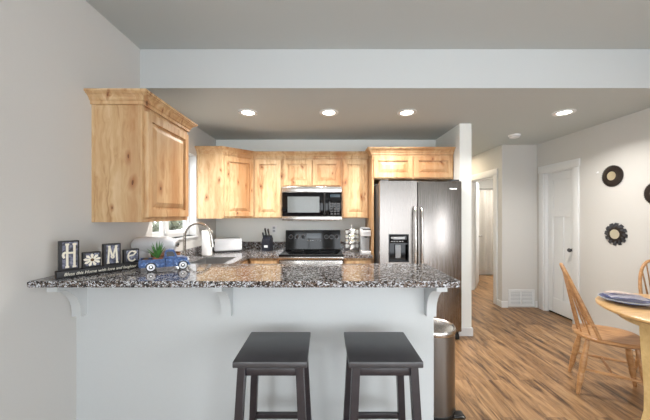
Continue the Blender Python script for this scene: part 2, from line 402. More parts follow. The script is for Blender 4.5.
# kitchen window
win = thing('window_1', 'white kitchen window behind the sink', 'window', (XL-.12, 2.985, WZ0)); win['kind'] = 'structure'
xg0, xg1 = XL-.125, XL-.085
b = BM(); f = .045
box(b, xg0, xg1, WY0, WY1, WZ0, WZ0+f); box(b, xg0, xg1, WY0, WY1, WZ1-f, WZ1); box(b, xg0, xg1, WY0, WY0+f, WZ0+f, WZ1-f); box(b, xg0, xg1, WY1-f, WY1, WZ0+f, WZ1-f)
ym = 2.93
box(b, xg0, xg1+.012, ym-.03, ym+.03, WZ0+f, WZ1-f)
wp('window_frame', b, M['white'], win)
for y0, y1 in ((WY0+f, ym-.03), (ym+.03, WY1-f)):
    b = BM(); a0, a1 = xg0+.006, xg1-.006; g = .03
    box(b, a0, a1, y0, y1, WZ0+f, WZ0+f+g); box(b, a0, a1, y0, y1, WZ1-f-g, WZ1-f); box(b, a0, a1, y0, y0+g, WZ0+f+g, WZ1-f-g); box(b, a0, a1, y1-g, y1, WZ0+f+g, WZ1-f-g)
    s = wp('window_sash', b, M['white'], win)
    b = BM(); box(b, XL-.107, XL-.103, y0+g, y1-g, WZ0+f+g, WZ1-f-g); wp('window_pane', b, M['glass'], s)
b = BM(); box(b, xg1+.013, XL, WY1-.006, WY1, WZ0, WZ1-.006); box(b, xg1+.013, XL, WY0, WY0+.006, WZ0, WZ1-.006); box(b, xg1+.013, XL, WY0, WY1, WZ1-.006, WZ1); wp('brightened_return', b, M['white'], win)  # white lining added so the reveal looks lit by daylight
b = BM(); box(b, XL-.12, XL+.02, WY0-.02, WY1+.02, WZ0-.022, WZ0, .004); wp('window_sill', b, M['white'], win)

# outside the kitchen window
b = BM(); box(b, -9, XL-T, -1, 9, -.35, -.15); struct('ground', b, M['ground'])
def shrub(loc, r, h, label, seed):
    random.seed(seed); b = BM()
    for k in range(1100):
        th = random.uniform(0, 6.283); ph = math.acos(random.uniform(-.6, 1)); rr = random.uniform(.7, 1)
        c = Vector((r*rr*math.sin(ph)*math.cos(th), r*rr*math.sin(ph)*math.sin(th), h*.5+h*.5*rr*math.cos(ph)))
        q = Matrix.Rotation(random.uniform(0, 6.28), 3, Vector((random.gauss(0, 1), random.gauss(0, 1), random.gauss(0, 1))).normalized())
        s = random.uniform(.06, .11)
        vs = [b.verts.new(c+q@Vector(p)) for p in ((-s*.4, 0, 0), (0, -s, .02), (s*.4, 0, 0), (0, s, .02))]; b.faces.new(vs)
    t = thing('shrub', label, 'shrub', loc)
    part('foliage', b, M['shrub'], t)
    b = BM(); cyl(b, (0, 0, 0), (0, 0, h*.6), .05, .03, 8); part('stem', b, M['soil'], t)
shrub((-2.95, 5.5, -.15), .62, 1.62, 'grey green shrub outside the kitchen window, in its right pane', 3)
shrub((-4.1, 6.4, -.15), .8, 1.66, 'grey green shrub outside the kitchen window, in its left pane', 8)

# doors
d = thing('door_1', 'white three panel pantry door in the right wall', 'door', (XR, (DY0+DY1)/2, 0)); d['kind'] = 'structure'
b = BM(); x0 = XR+.055
y0, y1 = DY0+.012, DY1-.012; z0, z1 = .022, DZ-.012
box(b, x0, x0+.02, y0, y1, z0, z1)
sw = .085
for a0, a1, c0, c1 in ((y0, y0+sw, z0, z1), (y1-sw, y1, z0, z1), (y0+sw, y1-sw, z0, z0+.2), (y0+sw, y1-sw, z1-.11, z1), (y0+sw, y1-sw, 1.36, 1.47), ((y0+y1)/2-.035, (y0+y1)/2+.035, z0+.2, 1.36)):
    box(b, x0-.012, x0, a0, a1, c0, c1, .003, 1)
wp('door_leaf', b, M['white'], d)
b = BM(); lathe(b, [(.026, 0), (.026, .006), (.01, .01), (.01, .035), (.024, .042), (.027, .055), (.02, .066), (0, .068)], (x0-.012, DY0+.055, .93), (-1, 0, 0), 16)
wp('door_knob', b, M['darkgrey'], d)
b = BM(); cw = .09
box(b, XR-.018, XR, DY0-cw, DY0, 0, DZ, .004); box(b, XR-.018, XR, DY1, min(4.33, DY1+cw), 0, DZ, .004); box(b, XR-.022, XR, DY0-cw-.01, min(4.33, DY1+cw+.01), DZ, DZ+.10, .004)
box(b, XR, XR+.1, DY0, DY0+.01, 0, DZ); box(b, XR, XR+.1, DY1-.01, DY1, 0, DZ); box(b, XR, XR+.1, DY0, DY1, DZ-.01, DZ)
wp('door_casing', b, M['white'], d)
b = BM(); box(b, XR+.06, XR+.12, DY0+.01, DY1-.01, 0, .02); wp('dark_gap_strip', b, M['black'], d, label='black strip for the dark gap under the door')  # black strip stands in for the dark gap below the leaf
b = BM(); box(b, XR+T-.005, XR+T+.04, DY0-.1, DY1+.1, 0, DZ+.1); struct('wall_pantry', b, M['wall'])

d = thing('door_2', 'open bathroom doorway with white casing and swung door', 'door', (2.654, HY0, 0)); d['kind'] = 'structure'
b = BM()
box(b, 2.636, 2.654, HY0-.09, HY0, 0, HZ, .004); box(b, 2.636, 2.654, HY1, HY1+.09, 0, HZ, .004); box(b, 2.634, 2.654, HY0-.1, HY1+.1, HZ, HZ+.1, .004)
box(b, 2.654, 2.764, HY0, HY0+.014, 0, HZ); box(b, 2.654, 2.764, HY1-.014, HY1, 0, HZ); box(b, 2.654, 2.764, HY0, HY1, HZ-.014, HZ)
wp('door_casing', b, M['white'], d)
hinge = Vector((2.79, 5.37, 0)); dirv = Vector((.527, .85, 0)).normalized(); nv = Vector((dirv.y, -dirv.x, 0))
b = BM(); c = hinge+dirv*.351+Vector((0, 0, 1.02)); obox(b, c, dirv, nv, .70, .035, 2.0, .002)
for cz, hz in ((.62, .95), (1.62, .72)): obox(b, hinge+dirv*.35+nv*.019+Vector((0, 0, cz)), dirv, nv, .46, .006, hz, .002)
leaf = wp('door_leaf', b, M['white'], d)
b = BM(); lathe(b, [(.026, 0), (.026, .006), (.01, .01), (.01, .035), (.026, .042), (.027, .055), (0, .066)], hinge+dirv*.63+nv*.0175+Vector((0, 0, .95)), nv, 16)
wp('door_knob', b, M['chrome'], leaf)

# baseboards
def base(name, segs):
    b = BM()
    for x0, x1, y0, y1 in segs:
        box(b, x0, x1, y0, y1, 0, .095, .003, 1)
    struct(name, b, M['white'])
base('baseboard_right', [(XR-.014, XR, YR, DY0-cw)])
base('baseboard_hall_end', [(2.640, 2.735, 4.316, 4.33), (3.145, XR, 4.316, 4.33)])
base('baseboard_hall', [(2.640, 2.654, 4.33, HY0-.09), (2.640, 2.654, HY1+.09, 5.9)])
base('baseboard_fridge', [(1.535, 1.697, 3.306, 3.32), (1.683, 1.697, 3.32, 5.9)])
base('baseboard_half', [(XL, HX1, HW0-.014, HW0), (HX1, HX1+.014, HW0-.014, HW1)])
base('baseboard_left', [(XL, XL+.014, YR, HW0-.014)])
base('baseboard_hall_back', [(1.697, 2.640, 5.886, 5.9)])

# return air vent
v = thing('air_vent', 'white louvered return air vent low on the wall stub', 'vent', (2.94, 4.33, .03))
b = BM(); box(b, 2.745, 3.135, 4.318, 4.33, .02, .05); box(b, 2.745, 3.135, 4.318, 4.33, .24, .27); box(b, 2.745, 2.775, 4.318, 4.33, .05, .24); box(b, 3.105, 3.135, 4.318, 4.33, .05, .24); box(b, 2.93, 2.95, 4.318, 4.33, .05, .24)
wp('frame', b, M['white'], v)
b = BM(); box(b, 2.775, 3.105, 4.328, 4.3295, .05, .24); wp('shade_backing', b, M['greyplastic'], v)  # darker grey sheet added as shade so the louvers stand out
b = BM()
for k in range(9):
    z = .06+k*.0205; obox(b, (2.94, 4.324, z+.006), (1, 0, 0), (0, .6, .8), .33, .012, .0015)
wp('louvers', b, M['white'], v)

# ------------------------------------------------------------------ upper cabinets
CR = [(0, -.010), (.012, -.010), (.012, .012), (.020, .015), (.026, .030), (.040, .044), (.052, .048), (.052, .054), (.062, .056), (.062, .070), (0, .070)]   # crown profile
DR = [(0, -.024), (0, -.003), (.003, 0), (.054, 0), (.055, -.018), (.072, -.018), (.073, -.013), (.104, -.001), (.108, -.001)]
def pdoor(parent, c, u, n, wu, wz, rings=DR):
    b = BM(); rect_rings(b, c, u, n, wu, wz, rings); return wp('door', b, M['pine'], parent, smooth=20)
ZB, ZT = 1.346, 2.125
# near cabinet on the left wall
cx1 = XL+.33
c = thing('wall_cabinet', 'knotty wood wall cabinet nearest, on left wall before the window', 'cabinet', (XL+.16, 2.2, ZB))
b = BM(); box(b, XL, cx1-.022, 1.895, 2.515, ZB, ZT); wp('carcass', b, M['pine'], c)
b = BM(); box(b, XL, XL+.02, 1.889, 1.895, ZB, ZT); box(b, cx1-.042, cx1-.022, 1.889, 1.895, ZB, ZT)
wp('end_stile', b, M['pine'], c)
b = BM(); box(b, cx1-.022, cx1-.002, 1.889, 2.515, ZB, ZT, .002, 1); wp('face_frame', b, M['pine'], c)
pdoor(c, (cx1+.0225, 2.202, (ZB+ZT)/2-.006), (0, 1, 0), (1, 0, 0), .575, ZT-ZB-.075)
b = BM(); sweep(b, CR, [(XL, 1.889, ZT), (cx1, 1.889, ZT), (cx1, 2.515, ZT), (XL, 2.515, ZT)], 1); wp('crown_molding', b, M['pine'], c, smooth=15)
# corner cabinet
yf = YB-.33
c = thing('corner_cabinet', 'knotty wood corner wall cabinet with angled door', 'cabinet', (-1.25, 3.8, ZB))
poly = [(XL+.0015, YB-.0015), (XL+.0015, 3.44), (-1.222, 3.44), (-.917, yf), (-.917, YB-.0015)]
b = BM(); prism(b, poly, lambda a, q, z: Vector((a, q, ZB+z)), ZT-ZB); wp('carcass', b, M['pine'], c)
dv = (Vector((-.917, yf, 0))-Vector((-1.222, 3.44, 0))); dl = dv.length; dv.normalize(); dn = Vector((dv.y, -dv.x, 0))
mid = (Vector((-.917, yf, 0))+Vector((-1.222, 3.44, 0)))/2+dn*.0245+Vector((0, 0, (ZB+ZT)/2-.006))
pdoor(c, mid, dv, dn, dl-.03, ZT-ZB-.06)
b = BM(); sweep(b, CR, [(XL+.0015, 3.44, ZT), (-1.222, 3.44, ZT), (-.917, yf, ZT)], 1, post=(1, 0, 0)); wp('crown_molding', b, M['pine'], c, smooth=15)
# straight back-wall cabinets
def wallcab(name, label, x0, x1, z0, doors, y=yf, pre=None, post=None, ends=None):
    c = thing(name, label, 'cabinet', ((x0+x1)/2, (y+YB)/2, z0))
    b = BM(); box(b, x0, x1, y+.02, YB, z0, ZT); wp('carcass', b, M['pine'], c)
    b = BM(); st = .028
    box(b, x0, x0+st, y, y+.02, z0, ZT); box(b, x1-st, x1, y, y+.02, z0, ZT); box(b, x0+st, x1-st, y, y+.02, ZT-.045, ZT); box(b, x0+st, x1-st, y, y+.02, z0, z0+st)
    if doors == 2: box(b, (x0+x1)/2-st*.6, (x0+x1)/2+st*.6, y, y+.02, z0+st, ZT-.045)
    wp('face_frame', b, M['pine'], c)
    g = .018; zt = ZT-.032; zb = z0+.014
    ws = ([(x0+g, x1-g)] if doors == 1 else [(x0+g, (x0+x1)/2-g*.5), ((x0+x1)/2+g*.5, x1-g)])
    for a0, a1 in ws: pdoor(c, ((a0+a1)/2, y-.0245, (zb+zt)/2), (1, 0, 0), (0, -1, 0), a1-a0, zt-zb)
    b = BM(); sweep(b, CR, ends or [(x0, y, ZT), (x1, y, ZT)], 1, pre, post); wp('crown_molding', b, M['pine'], c, smooth=15)
    return c
wallcab('wall_cabinet', 'narrow knotty wood wall cabinet just left of the microwave', -.915, -.547, ZB, 1)
wallcab('wall_cabinet', 'short two door knotty wood cabinet above the microwave', -.545, .213, 1.75, 2)
wallcab('wall_cabinet', 'single door knotty wood wall cabinet right of the microwave', .215, .562, ZB, 1)
c = wallcab('fridge_cabinet', 'deep two door knotty wood cabinet above the fridge', .566, 1.546, 1.82, 2, 3.48, ends=[(.566, yf-.06, ZT), (.566, 3.48, ZT), (1.546, 3.48, ZT)])
b = BM(); box(b, .566, .590, 3.48, YB, 0, 1.82); wp('side_panel', b, M['pine'], c)

# ------------------------------------------------------------------ base cabinets and worktops
ZW0, ZW = .876, .912
SX0, SX1, SY0, SY1 = -1.36, -1.0, 2.62, 3.28
def basecab(name, label, x0, x1, y0, y1, face, n, sink=False):
    """face: 'S' front towards the camera, 'E' towards +x, 'N' towards the range"""
    c = thing(name, label, 'cabinet', ((x0+x1)/2, (y0+y1)/2, 0))
    b = BM()
    if sink:
        box(b, x0, x1, y0, y1, .1, .72); box(b, x0, x1, SY1+.03, y1, .72, ZW0); box(b, x0, x1, y0, SY0-.03, .72, ZW0); box(b, SX1+.03, x1, SY0-.03, SY1+.03, .72, ZW0)
    else: box(b, x0, x1, y0, y1, .1, ZW0)
    wp('carcass', b, M['pine'], c)
    b = BM(); s = .06
    box(b, x0+(0 if face != 'W' else s), x1-(s if face == 'E' else 0), y0+(s if face == 'S' else 0), y1-(s if face == 'N' else 0), 0, .1); wp('toe_kick', b, M['darkgrey'], c)
    L = (x1-x0) if face in 'SN' else (y1-y0); wd = L/n
    for k in range(n):
        m = k*wd+wd/2
        if face == 'S': p = (x0+m, y0-.019); u, nn = (1, 0, 0), (0, -1, 0)
        elif face == 'N': p = (x0+m, y1+.019); u, nn = (1, 0, 0), (0, 1, 0)
        else: p = (x1+.019, y0+m); u, nn = (0, 1, 0), (1, 0, 0)
        b = BM(); rect_rings(b, (p[0], p[1], .40), u, nn, wd-.035, .54, DR); wp('door', b, M['pine'], c, smooth=20)
        b = BM(); rect_rings(b, (p[0], p[1], .775), u, nn, wd-.035, .15, [(0, -.018), (0, -.003), (.003, 0)]); wp('drawer_front', b, M['pine'], c)
    return c
XF = -.915; YFR = 3.42
basecab('base_cabinet', 'knotty wood base cabinet between the corner and the range', XF+.022, -.55, YFR+.03, YB, 'S', 1)
basecab('base_cabinet', 'knotty wood base cabinet under the coffee maker, between range and fridge', .222, .562, YFR+.03, YB, 'S', 1)
basecab('sink_cabinet', 'knotty wood base cabinet under the kitchen sink', XL+.0015, XF-.03, 2.53, YB-.0015, 'E', 3, True)
basecab('peninsula_cabinet', 'knotty wood base cabinet behind the half wall', XL+.0015, .60, HW1+.0015, 2.47, 'N', 4)
SX0, SX1, SY0, SY1 = -1.36, -1.0, 2.62, 3.28
wt = thing('worktop', 'U shaped speckled granite worktop around the sink', 'worktop', (-1.2, 3.2, ZW0))
b = BM()
for x0, x1, y0, y1 in ((XL, SX0, 2.5, YB), (SX1, XF, 2.5, YB), (SX0, SX1, 2.5, SY0), (SX0, SX1, SY1, YB), (XF, -.549, YFR, YB), (XL, .62, HW1, 2.5)):
    box(b, x0, x1, y0, y1, ZW0, ZW)
wp('slab', b, M['granite'], wt)
b = BM(); box(b, XL+.001, XL+.02, 2.02, YB-.001, ZW+.001, ZW+.10); solo('backsplash', b, M['granite'], 'low granite backsplash strip under the kitchen window', 'backsplash')
b = BM(); box(b, XL+.0205, -.549, YB-.02, YB-.001, ZW+.001, ZW+.10); solo('backsplash', b, M['granite'], 'low granite backsplash strip behind the knife block', 'backsplash')
wt = thing('worktop', 'short granite worktop between the range and fridge panel', 'worktop', (.39, 3.7, ZW0))
b = BM(); box(b, .219, .564, YFR, YB, ZW0, ZW); wp('slab', b, M['granite'], wt)
b = BM(); box(b, .219, .564, YB-.02, YB-.001, ZW+.001, ZW+.10); solo('backsplash', b, M['granite'], 'short granite backsplash strip behind the coffee maker', 'backsplash')
# raised bar top
BZ0, BZ = 1.022, 1.055
b = BM(); prism(b, [(XL, 1.480), (.690, 1.480), (.702, 1.492), (.702, 2.0), (.69, 2.012), (XL, 2.012)], lambda a, q, z: Vector((a, q, BZ0+z)), BZ-BZ0)
bmesh.ops.bevel(b, geom=[e for e in b.edges if abs(e.verts[0].co.z-e.verts[1].co.z) < 1e-6], offset=.004, segments=2, affect='EDGES')
solo('bar_counter', b, M['granite'], 'raised speckled granite breakfast bar counter on the half wall', 'counter')
# corbels
def corbel(x, label):
    wd = .058; b = BM()
    prof = [(0, 0), (.20, 0), (.20, -.035)] + [(.20-.155*math.sin(t*math.pi/2), -.035-.165*(1-math.cos(t*math.pi/2))) for t in [i/8 for i in range(1, 9)]] + [(.045, -.225), (0, -.225)]
    prism(b, prof, lambda a, q, z: Vector((x-wd/2+z, HW0-a, BZ0-.012+q)), wd)
    t = thing('corbel', label, 'bracket', (x, HW0, .79), 0, 'brackets under the bar')
    wp('bracket', b, M['wall2'], t)
    b = BM(); box(b, x-.036, x+.036, HW0-.215, HW0, BZ0-.012, BZ0, .002, 1); wp('top_plate', b, M['wall2'], t)
corbel(-1.489, 'white curved corbel under the bar by the left wall')
corbel(-.593, 'white curved corbel under the bar, the middle one above the left stool')
corbel(.638, 'white curved corbel at the right end of the bar')

# sink and faucet
s = thing('sink', 'stainless steel kitchen sink below the window', 'sink', ((SX0+SX1)/2, (SY0+SY1)/2, .74))
b = BM(); t0 = .004
box(b, SX0+.002, SX1-.002, SY0+.002, SY1-.002, .74, .744)
box(b, SX0+.002, SX0+.006, SY0+.002, SY1-.002, .744, ZW-.002); box(b, SX1-.006, SX1-.002, SY0+.002, SY1-.002, .744, ZW-.002); box(b, SX0+.006, SX1-.006, SY0+.002, SY0+.006, .744, ZW-.002); box(b, SX0+.006, SX1-.006, SY1-.006, SY1-.002, .744, ZW-.002)
wp('basin', b, M['sink'], s)
b = BM(); lathe(b, [(.04, 0), (.04, .004), (0, .004)], ((SX0+SX1)/2, (SY0+SY1)/2, .744)); wp('drain', b, M['chrome'], s)
fx, fy = -1.425, 2.93
f = thing('faucet', 'brushed nickel gooseneck faucet by the kitchen window', 'faucet', (fx, fy, ZW+.001))
b = BM(); lathe(b, [(.028, 0), (.028, .008), (.02, .014), (.017, .07), (.014, .075), (0, .076)], (fx, fy, ZW+.001)); wp('base', b, M['chrome'], f)
pts = [(fx, fy, ZW+.06), (fx, fy, ZW+.26)] + [(fx+.135-.135*math.cos(a), fy, ZW+.26+.135*math.sin(a)) for a in [R(15*k) for k in range(1, 12)]] + [(fx+.275, fy, ZW+.24)]
b = BM(); tube(b, pts, .0150, 12); wp('spout', b, M['chrome'], f)
b = BM(); tube(b, [(fx+.273, fy, ZW+.25), (fx+.283, fy, ZW+.19), (fx+.286, fy, ZW+.155)], [.017, .0185, .020], 12); sp = wp('spray_head', b, M['chrome'], f)
b = BM(); box(b, fx+.30, fx+.306, fy-.008, fy+.008, ZW+.175, ZW+.21, .002); wp('spray_button', b, M['black'], sp)
b = BM(); tube(b, [(fx, fy-.015, ZW+.05), (fx+.01, fy-.05, ZW+.07), (fx+.03, fy-.09, ZW+.10)], [.008, .007, .006]); wp('lever', b, M['chrome'], f)

# ------------------------------------------------------------------ appliances
# fridge
FX0, FX1, FY, FZ = .606, 1.512, 3.19, 1.765
f = thing('fridge', 'stainless side by side fridge with dispenser', 'fridge', ((FX0+FX1)/2, 3.6, 0))
b = BM(); box(b, FX0+.004, FX1-.004, FY+.07, 4.0, .06, FZ-.015, .004); wp('cabinet', b, M['darkgrey'], f)
xm = 1.02
def fdoor(x0, x1):
    b = BM(); box(b, x0, x1, FY, FY+.062, .095, FZ, .012, 3); return b
# left door with an opening for the dispenser
DX0, DX1, DZ0, DZ1 = .702, .926, .868, 1.178
b = BM()
for x0, x1, z0, z1 in ((FX0, DX0, .095, FZ), (DX1, xm-.004, .095, FZ), (DX0, DX1, .095, DZ0), (DX0, DX1, DZ1, FZ)): box(b, x0, x1, FY, FY+.062, z0, z1)
bmesh.ops.remove_doubles(b, verts=b.verts[:], dist=1e-5)
ld = wp('freezer_door', b, M['dsteel'], f)
rd = wp('fridge_door', fdoor(xm+.004, FX1), M['dsteel'], f)
def fhandle(x, par):
    b = BM(); z0, z1 = .62, 1.475
    pts = [(x, FY, z0), (x, FY-.035, z0+.015), (x, FY-.05, z0+.06)] + [(x, FY-.05-.012*math.sin(math.pi*k/8), z0+.06+(z1-z0-.12)*k/8) for k in range(1, 8)] + [(x, FY-.05, z1-.06), (x, FY-.035, z1-.015), (x, FY, z1)]
    tube(b, pts, .013, 10); wp('handle', b, M['steel'], par)
fhandle(xm-.037, ld); fhandle(xm+.037, rd)
b = BM(); rect_rings(b, ((DX0+DX1)/2, FY, (DZ0+DZ1)/2), (1, 0, 0), (0, -1, 0), DX1-DX0, DZ1-DZ0, [(0, 0), (0, .004), (.008, .005), (.010, .002), (.010, -.004)], back=False, fill=False)
disp = wp('dispenser', b, M['black'], ld)
b = BM()
box(b, DX0+.002, DX1-.002, FY+.052, FY+.06, DZ0, DZ1); box(b, DX0+.002, DX0+.01, FY+.002, FY+.052, DZ0, DZ1); box(b, DX1-.01, DX1-.002, FY+.002, FY+.052, DZ0, DZ1); box(b, DX0+.01, DX1-.01, FY+.002, FY+.052, DZ0, DZ0+.012); box(b, DX0+.01, DX1-.01, FY-.002, FY+.052, DZ1-.115, DZ1-.004)
wp('dispenser_niche', b, M['blackglass'], ld)
b = BM(); box(b, DX0+.012, DX1-.012, FY-.008, FY-.002, DZ1-.098, DZ1-.012, .003); wp('dispenser_panel', b, M['blackglass'], ld)
b = BM()
for k in range(5): box(b, DX0+.024+k*.03, DX0+.042+k*.03, FY-.0095, FY-.008, DZ1-.085, DZ1-.077)
box(b, DX0+.05, DX1-.05, FY-.0095, FY-.008, DZ1-.055, DZ1-.03); lathe(b, [(.011, 0), (.011, .0015), (0, .0015)], (DX0+.035, FY-.008, DZ1-.04), (0, -1, 0), 14)
wp('dispenser_buttons', b, M['greyplastic'], ld)
b = BM(); box(b, (DX0+DX1)/2-.03, (DX0+DX1)/2+.03, FY+.026, FY+.034, DZ0+.04, DZ1-.118, .004); wp('dispenser_paddle', b, M['greyplastic'], ld)
b = BM(); box(b, 1.375, 1.455, FY-.003, FY+.0, 1.672, 1.684, .001, 1); wp('badge', b, M['steel'], rd)
b = BM(); box(b, FX0+.02, FX1-.02, FY+.05, FY+.09, .03, .09); wp('kick_grille', b, M['black'], f)
for x in (FX0+.06, FX1-.045):
    b = BM(); cyl(b, (x-.022, FY+.045, .035), (x+.022, FY+.045, .035), .035, seg=18); wp('wheel', b, M['rubber'], f)
b = BM(); box(b, FX0+.02, FX0+.1, FY+.02, FY+.16, FZ, FZ+.018, .004); wp('hinge_cover', b, M['darkgrey'], f)
b = BM(); box(b, FX1-.1, FX1-.02, FY+.02, FY+.16, FZ, FZ+.018, .004); wp('hinge_cover', b, M['darkgrey'], f)

# microwave
mx0, mx1, my, mz0, mz1 = -.543, .211, 3.655, 1.318, 1.746
m = thing('microwave', 'stainless over the range microwave with black window', 'microwave', (-.165, 3.85, mz0))
b = BM(); box(b, mx0, mx1, my+.03, YB, mz0, mz1); wp('body', b, M['darkgrey'], m)
b = BM(); box(b, mx0, mx1, my, my+.03, mz1-.072, mz1, .003); wp('top_trim', b, M['hsteel'], m)
b = BM(); box(b, mx0, mx1, my, my+.03, mz0, mz0+.055, .003); wp('bottom_trim', b, M['hsteel'], m)
xd = .045
b = BM(); box(b, mx0, xd-.002, my-.004, my+.03, mz0+.057, mz1-.074, .003); dr = wp('door', b, M['blackglass'], m)
b = BM(); box(b, mx0+.07, xd-.115, my-.006, my-.004, mz0+.1, mz1-.125, .001, 1); wp('window', b, M['mwglass'], dr)
b = BM(); tube(b, [(xd-.05, my-.004, mz0+.075), (xd-.05, my-.035, mz0+.09), (xd-.05, my-.04, (mz0+mz1)/2), (xd-.05, my-.035, mz1-.105), (xd-.05, my-.004, mz1-.09)], .010, 10); wp('handle', b, M['black'], dr)
b = BM(); box(b, xd, mx1, my-.003, my+.03, mz0+.057, mz1-.074, .003); cp = wp('control_panel', b, M['blackglass'], m)
b = BM(); box(b, xd+.02, mx1-.02, my-.005, my-.003, mz1-.135, mz1-.095); wp('display', b, M['display'], cp)
b = BM()
for i in range(3):
    for j in range(5): box(b, xd+.025+i*.042, xd+.055+i*.042, my-.0045, my-.003, mz0+.075+j*.032, mz0+.094+j*.032)
wp('buttons', b, M['darkgrey'], cp)
b = BM()
for k in range(14): box(b, mx0+.06+k*.046, mx0+.092+k*.046, my+.06, my+.2, mz0-.003, mz0)
wp('vent_grille', b, M['black'], m)

# range
rx0, rx1, ryf = -.545, .215, 3.395
r = thing('range', 'black and stainless electric range under the microwave', 'stove', (-.165, 3.7, 0))
b = BM(); box(b, rx0, rx1, ryf+.03, YB-.005, .05, .895); wp('body', b, M['black'], r)
b = BM(); box(b, rx0, rx1, ryf+.005, YB-.09, .895, .918, .004); ck = wp('cooktop', b, M['blackglass'], r)
for x, y, q in ((-.36, 3.57, .105), (.03, 3.57, .085), (-.36, 3.83, .08), (.03, 3.83, .105)):
    b = BM(); lathe(b, [(q-.003, 0), (q, 0), (q, .0008), (q-.003, .0008)], (x, y, .918), seg=32, caps=False); wp('burner_ring', b, M['darkgrey'], ck)
b = BM(); box(b, rx0, rx1, ryf, ryf+.03, .86, .897, .006); wp('front_trim', b, M['hsteel'], r)
b = BM(); box(b, rx0+.01, rx1-.01, ryf-.005, ryf+.03, .24, .855, .006); od = wp('oven_door', b, M['hsteel'], r)
b = BM(); box(b, rx0+.12, rx1-.12, ryf-.008, ryf-.005, .38, .70, .002, 1); wp('oven_window', b, M['blackglass'], od)
b = BM(); tube(b, [(rx0+.07, ryf-.005, .80), (rx0+.075, ryf-.045, .80), (rx1-.075, ryf-.045, .80), (rx1-.07, ryf-.005, .80)], .012, 10); wp('oven_handle', b, M['steel'], od)
b = BM(); box(b, rx0+.01, rx1-.01, ryf-.002, ryf+.03, .06, .23, .006); wp('storage_drawer', b, M['hsteel'], r)
b = BM(); prism(b, [(YB-.085, .918), (YB-.06, 1.165), (YB-.045, 1.175), (YB-.005, 1.175), (YB-.005, .918)], lambda a, q, z: Vector((rx0+.003+z, a, q)), rx1-rx0-.006)
bg = wp('backguard', b, M['blackglass'], r)
nrm = Vector((0, -.995, .1)).normalized()
for x in (-.47, -.385, -.30, .02, .09, .16):
    p = Vector((x, YB-.069, 1.085)); b = BM(); lathe(b, [(.024, 0), (.022, .016), (.018, .018), (0, .018)], p, nrm, 18); box(b, x-.003, x+.003, p.y-.026, p.y-.012, 1.068, 1.106)
    wp('knob', b, M['black'], bg)
    b = BM(); lathe(b, [(.026, 0), (.030, 0), (.030, .0015), (.026, .0015)], p, nrm, 24, caps=False); wp('dial_ring', b, M['greyplastic'], bg)
b = BM(); obox(b, (-.15, YB-.074, 1.10), (1, 0, 0), nrm, .20, .004, .07); wp('clock_display', b, M['display'], bg)
b = BM()
for i in range(6): obox(b, (-.235+i*.034, YB-.079, 1.035), (1, 0, 0), nrm, .02, .002, .012)
wp('buttons', b, M['greyplastic'], bg)

# trash can
tx, ty = .775, 2.075
t = thing('trash_can', 'round stainless step trash can behind the bar end', 'trash can', (tx, ty, 0))
b = BM(); lathe(b, [(.146, .03), (.146, .575)], (tx, ty, 0), seg=40); wp('body', b, M['cansteel'], t)
b = BM(); lathe(b, [(.15, 0), (.15, .035), (.146, .04)], (tx, ty, 0), seg=40); wp('base_ring', b, M['black'], t)
b = BM(); lathe(b, [(.149, .572), (.151, .578), (.151, .600), (.146, .607), (.140, .603), (.135, .600), (.06, .612), (0, .615)], (tx, ty, 0), seg=40); wp('lid', b, M['steel'], t)
b = BM(); box(b, tx+.10, tx+.18, ty-.12, ty-.05, .012, .025, .004); wp('pedal', b, M['black'], t)

# ------------------------------------------------------------------ bar stools
SH = .745
def stool(cx, cy, label, rz=0.0):
    t = thing('bar_stool', label, 'stool', (cx, cy, 0), rz, 'dark stools at the bar')
    hw, hd = .166, .166
    b = BM(); box(b, -hw, hw, -hd, hd, SH-.028, SH, .005, 2); part('seat', b, M['seat'], t)
    zt = SH-.028; q = .018
    def at(sx, sy, z):
        k = (zt-z)/zt
        return Vector((sx*(hw-.036+.035*k), sy*(hd-.036+.035*k), z))
    for sx in (-1, 1):
        for sy in (-1, 1):
            b = BM(); A = [b.verts.new(at(sx, sy, zt)+Vector((i*q, j*q, 0))) for i, j in ((-1, -1), (1, -1), (1, 1), (-1, 1))]
            B = [b.verts.new(at(sx, sy, 0)+Vector((i*q, j*q, 0))) for i, j in ((-1, -1), (1, -1), (1, 1), (-1, 1))]
            b.faces.new(A); b.faces.new(B[::-1])
            for k in range(4): b.faces.new((A[k], A[(k+1) % 4], B[(k+1) % 4], B[k]))
            bmesh.ops.bevel(b, geom=b.edges[:], offset=.002, segments=1, affect='EDGES')
            part('leg', b, M['stool'], t)
    def rail(p0, p1, wd, hh, name):
        d = (p1-p0).normalized(); n = Vector((d.y, -d.x, 0)); b = BM()
        obox(b, (p0+p1)/2, d, n, (p1-p0).length-.03, wd, hh, .002); part(name, b, M['stool'], t)
    for sy in (-1, 1): rail(at(-1, sy, zt-.030), at(1, sy, zt-.030), .018, .034, 'apron')
    for sx in (-1, 1): rail(at(sx, -1, zt-.030), at(sx, 1, zt-.030), .018, .034, 'apron')
    rail(at(-1, 1, .29), at(1, 1, .29), .018, .03, 'footrest'); rail(at(-1, -1, .14), at(1, -1, .14), .02, .034, 'footrest')
    for sx in (-1, 1): rail(at(sx, -1, .20), at(sx, 1, .20), .018, .03, 'footrest')
    return t
stool(-.245, 1.443, 'left of two dark wooden backless bar stools below the breakfast bar')
stool(.271, 1.443, 'right of two dark wooden bar stools, nearer the trash can')

